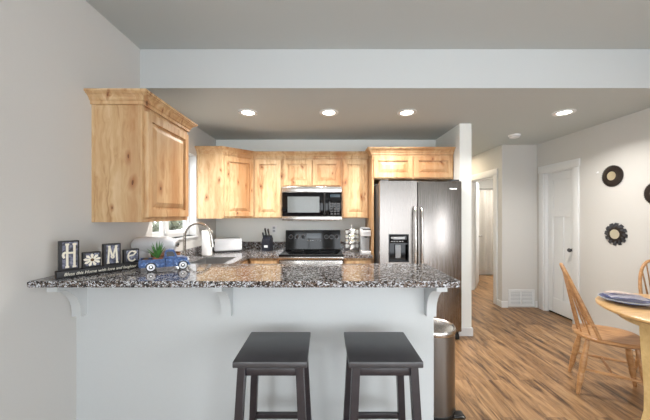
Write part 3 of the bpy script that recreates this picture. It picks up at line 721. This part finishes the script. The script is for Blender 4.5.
# ------------------------------------------------------------------ HOME sign on the bar
sa = R(54)
SG0 = Vector((-1.408, 1.517, BZ)); ux, uy = math.cos(sa), math.sin(sa)
def along(px):     # distance along the sign's front line seen at image column px
    k = (px-325)/288.9      # X = k*Y
    return (k*SG0.y-SG0.x)/(ux-k*uy)
sg = thing('home_sign', 'black HOME letter block sign with painted verse base on the bar', 'sign', SG0, sa)
SL = along(141); SD = .05; SBH = .040
b = BM(); box(b, 0, SL, 0, SD, 0, SBH, .003); base_p = part('sign_base', b, M['signblack'], sg)
def text_mesh(txt, size, ext, loc, rot, mat, name, parent, shear=0, xs=1):
    cu = bpy.data.curves.new('txt', 'FONT'); cu.body = txt; cu.size = size; cu.extrude = ext; cu.align_x = 'CENTER'; cu.align_y = 'CENTER'; cu.shear = shear
    to = bpy.data.objects.new('txt', cu); C.objects.link(to)
    dg = bpy.context.evaluated_depsgraph_get(); me = bpy.data.meshes.new_from_object(to.evaluated_get(dg))
    bpy.data.objects.remove(to); bpy.data.curves.remove(cu)
    me.transform(Matrix.Translation(loc) @ rot @ Matrix.Diagonal((xs, 1, 1, 1))); me.materials.clear(); me.materials.append(mat)
    o = bpy.data.objects.new(name, me); C.objects.link(o); o.parent = parent; MAT[o.name] = MAT[parent.name]; return o
RX = Matrix.Rotation(R(90), 4, 'X')
text_mesh('Bless this Home with love and laughter', .0235, .0006, (SL/2, -.0004, SBH/2), RX, M['cream'], 'lettering', base_p, .25, (SL-.03)/.40)
def blockpart(p0, p1, h, strokes=None, flower=False, rad=.006):
    a0, a1 = along(p0+1.2), along(p1); wd = a1-a0; y0 = .008
    b = BM(); box(b, a0, a1, y0, y0+.035, SBH, SBH+h, .003); bl = part('letter_block', b, M['signblack'], sg)
    b = BM(); m = .012; box(b, a0+m, a1-m*.7, y0-.001, y0, SBH+m, SBH+h-m*.6); part('painted_face', b, M['block'], bl)
    cx, cz = (a0+a1)/2, SBH+h/2
    b = BM()
    if flower:
        for k in range(9):
            a = 2*math.pi*k/9+.2; L = min(wd, h)*.44
            d = Vector((math.cos(a)*1.15, 0, math.sin(a))); s = Vector((-math.sin(a), 0, math.cos(a))); o = Vector((cx, y0-.003, cz))
            poly = [o+d*L*.2+s*.003, o+d*L*.8+s*.0072, o+d*L, o+d*L*.8-s*.0072, o+d*L*.2-s*.003]
            f0 = [b.verts.new(p) for p in poly]; f1 = [b.verts.new(p+Vector((0, .002, 0))) for p in poly]
            b.faces.new(f0); b.faces.new(f1[::-1])
            for i in range(5): b.faces.new((f0[i], f1[i], f1[(i+1) % 5], f0[(i+1) % 5]))
        part('daisy', b, M['cream'], bl)
        b = BM(); lathe(b, [(.009, 0), (.008, .003), (0, .005)], (cx, y0-.003, cz), (0, -1, 0), 14); part('daisy_center', b, M['soil'], bl)
    else:
        for pts in strokes:
            tube(b, [(cx+u*wd, y0-.002, cz+v*h) for u, v in pts], rad, 6)
        part('letter', b, M['cream'], bl)
arc = lambda cx, cy, rx, ry, a0, a1, n=12: [(cx+rx*math.cos(R(a0+(a1-a0)*k/n)), cy+ry*math.sin(R(a0+(a1-a0)*k/n))) for k in range(n+1)]
blockpart(58.5, 80, .160, [[(-.13, -.36), (-.13, .38)], [(.23, -.36), (.23, .38)], [(-.22, -.38), (-.04, -.38)], [(.14, -.38), (.32, -.38)], [(-.22, .38), (-.04, .38)], [(.14, .38), (.32, .38)],
                            [(.23, .09), (.0, .09), (-.22, .11)] + arc(-.22, .02, .10, .09, 90, 250)], rad=.0058)
blockpart(82.3, 101.5, .089, flower=True)
blockpart(103, 121.5, .128, [[(-.26, -.38), (-.20, .38)], [(.26, -.38), (.20, .38)], [(-.20, .38), (-.02, -.08)], [(.20, .38), (.02, -.08)], arc(0, -.10, .07, .06, 0, 360), [(-.33, -.38), (-.19, -.38)], [(.19, -.38), (.33, -.38)], [(-.27, .38), (-.13, .38)], [(.13, .38), (.27, .38)]], rad=.005)
blockpart(123.5, 140, .085, [arc(0, 0, .26, .36, 50, 320, 16), [(-.22, .02), (.10, .08), (.22, .22)] + arc(.14, .26, .10, .08, -20, 150, 6)], rad=.0048)

# ------------------------------------------------------------------ blue toy pickup with a succulent
tp0 = Vector((-1.040, 1.727, BZ)); tp1 = Vector((-.888, 1.807, BZ)); ta = math.atan2(tp1.y-tp0.y, tp1.x-tp0.x); wb = (tp1-tp0).length
tr = thing('toy_truck', 'small blue vintage toy pickup truck on the bar', 'toy truck', tp0, ta)
W = .10; wr = .027; k = .66/.66
FXT = lambda a, q, z: Vector((a, z, q))          # x along, z up, depth across
bed = [(-.062, .030), (-.058, .070), (.066, .070), (.066, .024), (.04, .022), (-.04, .024)]
b = BM()
prism(b, [(-.062, .026), (-.060, .034), (.070, .034), (.070, .022)], FXT, W)
for y0, y1 in ((0, .006), (W-.006, W)): prism(b, [(-.062, .034), (-.060, .072), (.070, .072), (.070, .034)], lambda a, q, z, y0=y0, y1=y1: Vector((a, y0+z*(y1-y0), q)), 1)
box(b, -.064, -.058, .006, W-.006, .034, .070); box(b, .064, .070, .006, W-.006, .034, .074)
part('truck_bed', b, M['truck'], tr)
hood = [(.070, .022), (.070, .078), (.128, .079), (.165, .076), (.192, .070), (.203, .060), (.206, .045), (.204, .026), (.15, .020)]
b = BM(); prism(b, hood, lambda a, q, z: Vector((a, .004+z, q)), W-.008); bmesh.ops.bevel(b, geom=[e for e in b.edges if abs(e.verts[0].co.y-e.verts[1].co.y) < 1e-5 and e.verts[0].co.z > .05], offset=.008, segments=3, affect='EDGES')
part('hood', b, M['truck'], tr)
cab = [(.068, .076), (.070, .108), (.080, .122), (.096, .126), (.118, .122), (.128, .110), (.140, .078)]
b = BM(); prism(b, cab, lambda a, q, z: Vector((a, .010+z, q)), W-.020); bmesh.ops.bevel(b, geom=[e for e in b.edges if abs(e.verts[0].co.y-e.verts[1].co.y) < 1e-5 and e.verts[0].co.z > .09], offset=.007, segments=3, affect='EDGES')
cb = part('cab', b, M['truck'], tr)
b = BM()
for y in (.0092, W-.0102): prism(b, [(.080, .084), (.081, .106), (.088, .114), (.114, .113), (.121, .105), (.128, .084)], lambda a, q, z, y=y: Vector((a, y+z, q)), .001)
prism(b, [(.018, .086), (.024, .106), (W-.024, .106), (W-.018, .086)], lambda a, q, z: Vector((.1355+z-(q-.086)*.33, a, q)), .0015)
part('windows', b, M['darkgrey'], cb)
for x in (0, wb):
    for y0, sgn in ((-.008, 1), (W-.010, -1)):
        b = BM(); pr = [(x+.040*math.cos(R(a)), .027+.031*math.sin(R(a))) for a in range(-5, 190, 15)] + [(x+.031*math.cos(R(a)), .027+.0285*math.sin(R(a))) for a in range(185, -10, -15)]
        prism(b, pr, lambda a, q, z, y0=y0: Vector((a, y0+z, q)), .018)
        part('fender', b, M['fender'], tr, label='scuffed pale blue fender')
    for y0 in (-.010, W-.006):
        b = BM(); lathe(b, [(wr*.55, 0), (wr*.9, 0), (wr, .003), (wr, .013), (wr*.9, .016), (wr*.55, .016)], (x, y0, wr), (0, 1, 0), 24); wl = part('wheel', b, M['tire'], tr)
        b = BM()
        for yy, dn in ((y0-.0006, 1), (y0+.016, 1)): lathe(b, [(wr*.42, 0), (wr*.80, 0), (wr*.80, .0008), (wr*.42, .0008)], (x, yy, wr), (0, 1, 0), 24, caps=False)
        part('whitewall', b, M['whitecer'], wl)
        b = BM()
        for yy, dd in ((y0, -1), (y0+.016, 1)): lathe(b, [(wr*.26, 0), (wr*.24, .002), (0, .003)], (x, yy, wr), (0, dd, 0), 16)
        part('hubcap', b, M['steel'], wl)
b = BM(); box(b, .204, .211, .002, W-.002, .026, .034, .002); part('bumper', b, M['steel'], tr)
b = BM()
for k in range(5): box(b, .203, .2075, .03, W-.03, .038+k*.006, .041+k*.006)
part('grille', b, M['steel'], tr)
for y in (.014, W-.014):
    b = BM(); lathe(b, [(.008, 0), (.008, .008), (0, .011)], (.198, y, .060), (1, 0, 0), 14); part('headlight', b, M['whitecer'], tr)
b = BM(); box(b, .03, .069, -.006, .004, .022, .027, .001, 1); part('running_board', b, M['truck'], tr)
def tw(x, y, z): return MAT[tr.name] @ Vector((x, y, z))
pl = thing('succulent', 'small green spiky succulent in a terracotta pot in the toy truck bed', 'plant', tw(.033, W/2, .0345))
b = BM(); lathe(b, [(.020, 0), (.026, .032), (.028, .034), (.028, .040), (.023, .040), (.022, .034), (0, .034)], (0, 0, 0)); part('pot', b, M['terra'], pl)
random.seed(11)
for i in range(18):
    a = i*2.4; el = R(84-50*(i/18)); L = .112-.030*(i/18)
    if math.cos(a) > .3: el = max(el, R(72))
    d = Vector((math.cos(a)*math.cos(el), math.sin(a)*math.cos(el), math.sin(el))); o = Vector((0, 0, .036))
    b = BM(); n = 6
    pts = [o+d*(L*j/n)+Vector((0, 0, -.010*(j/n)**2*math.cos(el))) for j in range(n+1)]
    tube(b, pts, [.0055, .0066, .0066, .0058, .0045, .0028, .0005], 6, flat=.6); part('leaf', b, M['leaf'], pl)
for i, (dx, dy) in enumerate(((-.035, .03), (-.028, .07), (.0, .018))):
    p = tw(dx, dy, .0345); b = BM(); bmesh.ops.create_icosphere(b, subdivisions=2, radius=.019)
    for v in b.verts: v.co = v.co*random.uniform(.85, 1.1); v.co.z *= 1.15
    zmin = min(v.co.z for v in b.verts)
    for v in b.verts: v.co += p-Vector((0, 0, zmin))
    solo('pine_cone', b, M['soil'], ('brown rustic ball at the near tail of the toy truck bed', 'brown rustic ball at the far tail of the toy truck bed', 'brown rustic ball beside the succulent in the toy truck')[i], 'ornament', 'filler balls in the toy truck')

# ------------------------------------------------------------------ things on the kitchen worktop
# stand mixer in the left corner
mxr = thing('stand_mixer', 'white stand mixer on the worktop beneath the near wall cabinet', 'mixer', (-1.31, 2.27, ZW+.001))
b = BM(); box(b, -.17, .15, -.10, .10, 0, .03, .012, 3); part('base', b, M['whitecer'], mxr)
b = BM(); tube(b, [(-.12, 0, .02), (-.125, 0, .10), (-.115, 0, .19), (-.10, 0, .24)], [.065, .05, .045, .055], 16); part('column', b, M['whitecer'], mxr)
b = BM(); lathe(b, [(0, -.20), (.035, -.195), (.058, -.165), (.064, -.10), (.062, 0), (.056, .08), (.046, .125), (.034, .14), (0, .141)], (0, 0, .247), (1, 0, .02), 28); hd = part('motor_head', b, M['whitecer'], mxr)
b = BM(); lathe(b, [(.020, 0), (.022, .016), (.012, .018), (0, .018)], (.139, 0, .25), (1, 0, 0), 16); part('attachment_hub', b, M['steel'], hd)
b = BM(); cyl(b, (.07, 0, .205), (.07, 0, .13), .012, .010, 12); part('beater_shaft', b, M['steel'], hd)
b = BM(); lathe(b, [(.045, 0), (.05, .01), (.085, .05), (.10, .10), (.105, .15), (.102, .152), (.097, .10), (.08, .05), (.0, .02)], (.06, 0, .03), seg=28); part('mixing_bowl', b, M['copper'], mxr)
# paper towels
px_, py_ = -1.372, 3.36
h = thing('towel_holder', 'upright paper towel holder by the window corner', 'holder', (px_, py_, ZW+.001))
b = BM(); lathe(b, [(.075, 0), (.075, .008), (.06, .012), (0, .012)]); part('base', b, M['steel'], h)
b = BM(); cyl(b, (0, 0, .01), (0, 0, .325), .006); lathe(b, [(.006, 0), (.012, .006), (.01, .016), (0, .018)], (0, 0, .32)); part('rod', b, M['steel'], h)
t = thing('paper_towel_roll', 'white paper towel roll standing on the holder', 'paper towels', (px_, py_, ZW+.0145))
b = BM(); lathe(b, [(.021, 0), (.056, 0), (.057, .003), (.057, .277), (.056, .28), (.021, .28), (.021, 0)], caps=False, seg=32); part('roll', b, M['paper'], t)
b = BM(); lathe(b, [(.018, 0), (.0209, 0), (.0209, .281), (.018, .281), (.018, 0)], caps=False); part('cardboard_core', b, M['core'], t)
# toaster
t = thing('toaster', 'long white toaster on the corner worktop', 'toaster', (-1.262, 3.77, ZW+.001), R(22))
b = BM(); box(b, -.175, .165, -.08, .08, .012, .172, .02, 3); tb = part('body', b, M['whitecer'], t)
b = BM()
for y in (-.03, .03): box(b, -.14, .13, y-.013, y+.013, .1715, .1735)
part('slots', b, M['black'], tb)
b = BM(); box(b, -.16, .15, -.07, .07, 0, .013); part('feet', b, M['black'], t)
b = BM(); box(b, .165, .185, -.018, .018, .11, .125, .003); part('lever', b, M['black'], t)
b = BM(); lathe(b, [(.014, 0), (.013, .012), (0, .012)], (.165, .04, .05), (1, 0, 0), 14); part('dial', b, M['steel'], t)
# knife block with its knives
kb = thing('knife_block', 'dark knife block with a pale label left of the range', 'knife block', (-.772, 3.86, ZW+.001), R(-8))
b = BM(); prism(b, [(-.055, 0), (-.055, .140), (.02, .205), (.075, .16), (.075, 0)], lambda a, q, z: Vector((-.057+z, a, q)), .114)
bmesh.ops.bevel(b, geom=b.edges[:], offset=.004, segments=2, affect='EDGES'); bk = part('block', b, M['navy'], kb)
b = BM(); box(b, -.025, .025, -.0565, -.0548, .045, .075); part('label_plate', b, M['whiteplastic'], bk)
b = BM()
sl = Vector((0, .075, .065)).normalized(); sn = Vector((0, -.065, .075)).normalized()
for i in range(4): obox(b, Vector((-.036+i*.024, -.043, .1515)), (1, 0, 0), sn, .014, .003, .004)
part('slots', b, M['steel'], bk)
kd_ = Vector((0, -.55, .835)).normalized()
for i, (x, tt, L, nm) in enumerate(((-.044, .55, .075, 'short black knife handle at the left of the knife block'), (-.006, .62, .135, 'tall black knife handle in the middle of the knife block'), (.034, .62, .125, 'tall black knife handle at the right of the knife block'))):
    p = MAT[kb.name] @ (Vector((x, -.055+.075*tt, .14+.065*tt)) + sn*.001)
    t = thing('kitchen_knife', nm, 'knife', p, R(-8), 'knives in the knife block')
    dd = (sn*.75+Vector((0, 0, .35))).normalized()
    b = BM(); tube(b, [Vector((0, 0, 0)), dd*.01], [.008, .008], 8, flat=1.4); part('bolster', b, M['steel'], t)
    b = BM(); tube(b, [dd*.01, dd*(L*.5), dd*(L*.9), dd*L], [.009, .0085, .011, .007], 8, flat=1.4); part('handle', b, M['black'], t)
# outlets
def outlet(x, z, label):
    t = thing('wall_outlet', label, 'outlet', (x, YB, z))
    b = BM(); box(b, -.036, .036, -.006, 0, -.058, .058, .003); pl_ = part('cover_plate', b, M['whiteplastic'], t)
    b = BM()
    for zz in (-.022, .022): box(b, -.017, .017, -.0075, -.006, zz-.015, zz+.015, .001, 1)
    part('socket', b, M['greyplastic'], pl_)
outlet(-.715, 1.185, 'white wall outlet above the knife block')
# coffee pod carousel
pc = thing('pod_carousel', 'chrome wire coffee pod carousel right of the range', 'pod holder', (.352, 3.78, ZW+.001))
b = BM(); lathe(b, [(.085, 0), (.088, .006), (.07, .012), (0, .014)], seg=28); part('base', b, M['steel'], pc)
b = BM(); cyl(b, (0, 0, .01), (0, 0, .335), .006); lathe(b, [(0, 0), (.011, .006), (.011, .014), (0, .02)], (0, 0, .33), seg=14); part('stem', b, M['steel'], pc)
tiers = [.045, .105, .165, .225]
for z in tiers + [.285]:
    b = BM(); tube(b, [(.085*math.cos(R(a)), .085*math.sin(R(a)), z) for a in range(0, 360, 12)], .003, 6, closed=True)
    for a in range(0, 360, 60): tube(b, [(.006*math.cos(R(a)), .006*math.sin(R(a)), z), (.085*math.cos(R(a)), .085*math.sin(R(a)), z)], .002, 5)
    part('wire_ring', b, M['steel'], pc)
for a in range(0, 360, 60):
    b = BM(); tube(b, [(.087*math.cos(R(a)), .087*math.sin(R(a)), .01), (.087*math.cos(R(a)), .087*math.sin(R(a)), .285)], .0028, 6); part('upright_wire', b, M['steel'], pc)
tn = ['lowest', 'second', 'third', 'top']; sd = ['left', 'middle', 'right']
for i, z in enumerate(tiers):
    for j, a in enumerate((-120, -90, -60)):
        aa = -90+(j-1)*52
        d = Vector((math.cos(R(aa)), math.sin(R(aa)), 0)); p = MAT[pc.name] @ Vector((0, 0, z+.029))
        o = p+d*.048
        t = thing('coffee_pod', f'coffee pod facing front in the {tn[i]} tier of the carousel, {sd[j]}', 'coffee pod', o, 0, 'coffee pods in the carousel')
        b = BM(); lathe(b, [(.017, 0), (.021, .036), (.025, .038), (.025, .041)], (0, 0, 0), d, 18); part('cup', b, M['foil'], t)
        b = BM(); lathe(b, [(.0235, .041), (.0235, .0418), (0, .0418)], (0, 0, 0), d, 18); ld_ = part('lid', b, M['foil'], t)
        if i in (1, 2):
            b = BM(); obox(b, d*.0424+Vector((0, 0, .012)), (-d.y, d.x, 0), d, .026, .001, .007); part('lid_print', b, M['gold'], ld_)
# coffee maker
cm = thing('coffee_maker', 'slim white single serve coffee maker beside the fridge panel', 'coffee maker', (.503, 3.605, ZW+.001))
b = BM(); box(b, -.054, .054, -.11, .15, 0, .035, .006); part('drip_base', b, M['whiteplastic'], cm)
b = BM(); box(b, -.054, .054, .0, .15, .035, .215, .006); part('column', b, M['greyplastic'], cm)
b = BM(); box(b, -.056, .056, -.11, .15, .215, .30, .012, 3); hd = part('brew_head', b, M['whiteplastic'], cm)
b = BM(); box(b, -.05, .05, -.10, .10, .30, .318, .006); part('lid', b, M['greyplastic'], hd)
b = BM(); tube(b, [(-.045, -.10, .306), (-.045, -.128, .298), (.045, -.128, .298), (.045, -.10, .306)], .006, 8); part('lid_handle', b, M['black'], hd)
b = BM(); cyl(b, (0, -.05, .20), (0, -.05, .216), .018, .024); part('nozzle', b, M['black'], hd)
b = BM(); box(b, -.045, .045, -.10, -.005, .035, .04); part('drip_tray', b, M['steel'], cm)

# ------------------------------------------------------------------ ceiling fixtures
def downlight(x, y, label):
    t = thing('recessed_light', label, 'ceiling light', (x, y, ZK-.012), 0, 'recessed lights in the kitchen ceiling')
    b = BM(); lathe(b, [(.062, .004), (.095, 0), (.098, .006), (.098, .0118), (.062, .0118), (.062, .004)], seg=36, caps=False); part('trim_ring', b, M['white'], t)
    b = BM(); lathe(b, [(.0615, .005), (.0615, .0115), (0, .0115), (0, .005), (.0615, .005)], seg=36, caps=False); part('lamp_lens', b, M['bulb'], t)
    l = bpy.data.lights.new('recessed_glow', 'AREA'); l.shape = 'DISK'; l.size = .12; l.energy = 18; l.color = (1, .95, .89); l.spread = R(140)
    o = bpy.data.objects.new('recessed_glow', l); C.objects.link(o); o.parent = t; o.location = (0, 0, -.002)
downlight(-.786, 2.95, 'leftmost of four recessed ceiling lights, above the sink side')
downlight(.04, 2.95, 'recessed ceiling light second from left, before the microwave')
downlight(.836, 2.95, 'recessed ceiling light third from left, near the fridge')
downlight(2.44, 2.95, 'rightmost recessed ceiling light, towards the dining wall')
sd_ = thing('smoke_detector', 'small white smoke detector on the ceiling near the hall', 'smoke detector', (2.49, 3.80, ZK))
b = BM(); lathe(b, [(.07, 0), (.07, -.012), (.058, -.034), (.045, -.04), (0, -.042)], seg=32); part('body', b, M['whiteplastic'], sd_)
b = BM(); lathe(b, [(.06, -.0285), (.0645, -.0285), (.0645, -.022), (.06, -.022)], seg=32, caps=False); part('vent_ring', b, M['greyplastic'], sd_)
# bathroom lamp (out of view) that lights the doorway
area('bathroom_lamp', (3.6, 5.7, 2.38), (0, 0, 0), .4, .4, 50, (1, .94, .86))
area('hall_lamp', (2.2, 5.2, 2.42), (0, 0, 0), .25, .25, 9, (1, .80, .56))
# shower curtain and rod
sr = thing('shower_curtain', 'white shower curtain hanging in the bathroom', 'curtain', (3.45, 6.55, .10))
b = BM(); n = 90; rows = []
for z in (.10, .7, 1.3, 1.93):
    rows.append([b.verts.new((2.75+1.6*i/n, 6.55+.028*math.sin(i*.75)+.012*math.sin(i*.31+z*.7), z)) for i in range(n+1)])
for A, B in zip(rows, rows[1:]):
    for i in range(n): b.faces.new((A[i], A[i+1], B[i+1], B[i]))
g = bmesh.ops.solidify(b, geom=b.faces[:], thickness=.003)
wp('curtain_cloth', b, M['curtain'], sr, smooth=80)
b = BM(); cyl(b, (2.655, 6.55, 1.965), (4.499, 6.55, 1.965), .0125); solo('shower_rod', b, M['steel'], 'metal rod above the shower curtain', 'rod')
b = BM(); box(b, 2.66, 4.49, 6.62, 7.09, 0, .42, .03, 3); solo('bathtub', b, M['whitecer'], 'white bathtub behind the shower curtain', 'bathtub')

# ------------------------------------------------------------------ dining corner
tcx, tcy, trad, tz = 2.435, 1.90, .48, .75
dt = thing('dining_table', 'round oak dining table on pale legs', 'table', (tcx, tcy, 0))
b = BM(); lathe(b, [(trad-.012, tz-.026), (trad, tz-.018), (trad, tz-.006), (trad-.008, tz), (0, tz)], seg=72); part('tabletop', b, M['oak2'], dt)
b = BM(); lathe(b, [(.36, tz-.09), (.36, tz-.026), (.34, tz-.026), (.34, tz-.09), (.36, tz-.09)], seg=48, caps=False); part('apron', b, M['pale'], dt)
for a in (181, 271, 1, 72):
    d = Vector((math.cos(R(a)), math.sin(R(a)), 0)); b = BM()
    prof = [(.335, .724, .042), (.332, .62, .042), (.328, .50, .039), (.325, .36, .033), (.325, .22, .028), (.330, .10, .026), (.345, .03, .028), (.352, 0, .030)]
    rows = []
    for rr, z, q in prof:
        s = Vector((-d.y, d.x, 0)); rows.append([b.verts.new(d*(rr-.025+i*q*.6)+s*(j*q)+Vector((0, 0, z))) for i, j in ((-1, -1), (1, -1), (1, 1), (-1, 1))])
    for A, B in zip(rows, rows[1:]):
        for k in range(4): b.faces.new((A[k], A[(k+1) % 4], B[(k+1) % 4], B[k]))
    b.faces.new(rows[0]); b.faces.new(rows[-1])
    bmesh.ops.bevel(b, geom=b.edges[:], offset=.004, segments=1, affect='EDGES'); part('leg', b, M['pale'], dt)

def windsor(loc, ang, label):
    t = thing('windsor_chair', label, 'chair', loc, ang, 'oak chairs at the dining table')
    sh = .45; b = BM(); n = 40; rim = []                       # forward is +x
    for k in range(n):
        a = 2*math.pi*k/n; c_, s_ = math.cos(a), math.sin(a)
        ex = .21*(abs(c_)**.75)*(1 if c_ > 0 else -1); ey = .205*(abs(s_)**.75)*(1 if s_ > 0 else -1)
        ey *= 1+.07*(ex/.21); rim.append((ex, ey))
    lv = [(.90, -.032), (1.0, -.018), (1.0, -.004), (.97, 0), (.80, -.004), (.45, -.012)]
    rows = [[b.verts.new((x*s, y*s, sh+dz)) for x, y in rim] for s, dz in lv]
    for A, B in zip(rows, rows[1:]):
        for k in range(n): b.faces.new((A[k], A[(k+1) % n], B[(k+1) % n], B[k]))
    b.faces.new(rows[0][::-1]); b.faces.new(rows[-1]); part('seat', b, M['oak'], t, smooth=50)
    tops = {}; feet = {}
    for sx in (-1, 1):
        for sy in (-1, 1):
            tp = Vector((sx*.135, sy*.125, sh-.025)); ft = Vector((sx*.205, sy*.19, 0)); tops[sx, sy], feet[sx, sy] = tp, ft
            b = BM(); turned(b, ft, tp, [(0, .011), (.03, .013), (.18, .017), (.30, .021), (.36, .020), (.38, .016), (.40, .021), (.55, .023), (.70, .019), (.80, .015), (.84, .019), (.90, .016), (1, .013)]); part('leg', b, M['oak'], t)
    at = lambda sx, sy, z: feet[sx, sy]+(tops[sx, sy]-feet[sx, sy])*(z/(sh-.025))
    for sy in (-1, 1):
        b = BM(); turned(b, at(-1, sy, .19), at(1, sy, .19), [(0, .007), (.3, .010), (.5, .013), (.7, .010), (1, .007)]); part('stretcher', b, M['oak'], t)
    b = BM(); p0 = (at(-1, -1, .19)+at(1, -1, .19))/2; p1 = (at(-1, 1, .19)+at(1, 1, .19))/2; turned(b, p0, p1, [(0, .007), (.3, .010), (.5, .013), (.7, .010), (1, .007)]); part('stretcher', b, M['oak'], t)
    # bow back: hoop in a plane raked backwards
    H, wB = .53, .185; rake = .40
    def hp(u):                                                 # u 0..1 round the hoop
        a = math.pi*u; y = wB*math.cos(a); z = H*math.sin(a)**.9
        return Vector((-.072-rake*z, y, sh-.006+z))
    b = BM(); tube(b, [hp(k/40) for k in range(41)], .0125, 10); part('back_hoop', b, M['oak'], t)
    for i in range(5):
        y = (-2+i)*.055; u = math.acos(max(-1, min(1, y*.9/wB)))/math.pi
        top = hp(u); bot = Vector((-.178+.06*(y/.11)**2, y, sh-.008)); b = BM(); turned(b, bot, top, [(0, .005), (.3, .0075), (.6, .006), (1, .0045)], 10); part('spindle', b, M['oak'], t)
    return t
windsor((2.245, 2.30, 0), R(-33), 'oak bow back chair left of the round table, seat tucked beneath it')
windsor((2.93, 2.36, 0), math.atan2(-.98, -.20), 'oak bow back chair behind the round table by the wall')

pt = thing('dinner_plate', 'dark blue plate on the round table', 'plate', (2.210, 2.120, tz))
b = BM(); lathe(b, [(.070, 0), (.080, .004), (.150, .026), (.153, .030), (.148, .031), (.085, .009), (0, .008)], seg=56); part('dish', b, M['plate'], pt)
b = BM(); lathe(b, [(.146, .0308), (.1535, .0300), (.1535, .0315), (.146, .0322), (.146, .0308)], seg=56, caps=False); part('rim', b, M['greyplastic'], pt)
np_ = thing('napkin', 'folded grey napkin lying across the blue plate', 'napkin', (2.205, 2.125, tz+.0330), R(-22))
b = BM(); n = 12; rows = []
for i in range(n+1):
    x = -.105+.21*i/n; z = .012+.006*math.sin(i*1.1)*.4
    rows.append([b.verts.new((x, y, z+.004*math.sin(j*.9+i*.4))) for j, y in enumerate((-.07, -.035, 0, .035, .07))])
for A, B in zip(rows, rows[1:]):
    for j in range(4): b.faces.new((A[j], A[j+1], B[j+1], B[j]))
bmesh.ops.solidify(b, geom=b.faces[:], thickness=.014); part('cloth', b, M['napkin'], np_, smooth=60)
b = BM(); tube(b, [(-.085, .070, .016), (-.03, .074, .022), (.03, .072, .020), (.085, .070, .015)], [.012, .018, .016, .011], 10, flat=.6); part('folded_edge', b, M['napkin2'], np_)
fk = thing('fork', 'silver fork beside the blue plate on the table', 'fork', (2.27, 1.945, tz), R(-20))
b = BM(); tube(b, [(-.06, 0, .003), (.0, 0, .005), (.04, 0, .003)], [.005, .003, .004], 8, flat=.4); part('handle', b, M['cutlery'], fk)
b = BM(); box(b, .038, .06, -.010, .010, .001, .004, .001, 1)
for k in range(4): box(b, .058, .095, -.010+k*.0058, -.0075+k*.0058, .001, .0035)
part('tines', b, M['cutlery'], fk)

# ------------------------------------------------------------------ round mirrors on the dining wall
def wall_mirror(y, z, r, style, label):
    t = thing('wall_mirror', label, 'mirror', (XR, y, z), 0, 'ornamental round mirrors on the dining wall')
    n = (-1, 0, 0)
    if style == 0:
        b = BM(); lathe(b, [(r*.42, 0), (r*.42, .018), (r*.5, .022), (r*.75, .016), (r*.97, .010), (r*.97, 0)], (0, 0, 0), n, 48)
        part('frame', b, M['bronze'], t)
        b = BM()
        for k in range(34):
            a = 2*math.pi*k/34; d = Vector((0, math.cos(a), math.sin(a))); s = Vector((0, -math.sin(a), math.cos(a)))
            obox(b, Vector((-.012, 0, 0))+d*r*.73, d, s, r*.54, r*.055, .012, .0015)
        part('fluting', b, M['bronze'], t)
    else:
        b = BM(); lathe(b, [(r*.40, 0), (r*.40, .016), (r*.5, .02), (r*.8, .006), (r*.8, 0)], (0, 0, 0), n, 40); part('frame', b, M['bronze'], t)
        b = BM()
        for k in range(12):
            a = 2*math.pi*k/12; P = []
            for f0, da, x in ((.42, -.10, -.014), (.70, -.22, -.020), (.98, -.02, -.010), (.96, .26, -.006), (.62, .30, -.009), (.42, .22, -.012)):
                P.append(Vector((x, r*f0*math.cos(a+da), r*f0*math.sin(a+da))))
            f0 = [b.verts.new(p) for p in P]; f1 = [b.verts.new(Vector((p.x+.005, p.y, p.z))) for p in P]
            b.faces.new(f0); b.faces.new(f1[::-1])
            for i in range(6): b.faces.new((f0[i], f1[i], f1[(i+1) % 6], f0[(i+1) % 6]))
        part('petals', b, M['gunmetal'], t, smooth=15)
    b = BM(); lathe(b, [(r*.41, 0), (r*.41, .019), (0, .019)], (0, 0, 0), n, 40); part('mirror_glass', b, M['mirror'], t)
wall_mirror(3.19, 1.82, .118, 0, 'round mirror in fluted dark frame, upper left of the wall group')
wall_mirror(3.155, 1.18, .128, 1, 'round mirror framed by overlapping dark metal petals, lowest of the group')
wall_mirror(2.765, 1.60, .110, 0, 'round dark framed mirror cut off by the right picture edge')
hk = thing('wall_hook', 'tiny white wall hook left of the upper dark mirror', 'hook', (XR, 3.365, 1.885))
b = BM(); lathe(b, [(.012, 0), (.011, .004), (0, .005)], (0, 0, 0), (-1, 0, 0), 14); tube(b, [(-.004, 0, -.004), (-.018, 0, -.012), (-.022, 0, 0)], .003, 6); part('hook', b, M['whiteplastic'], hk)
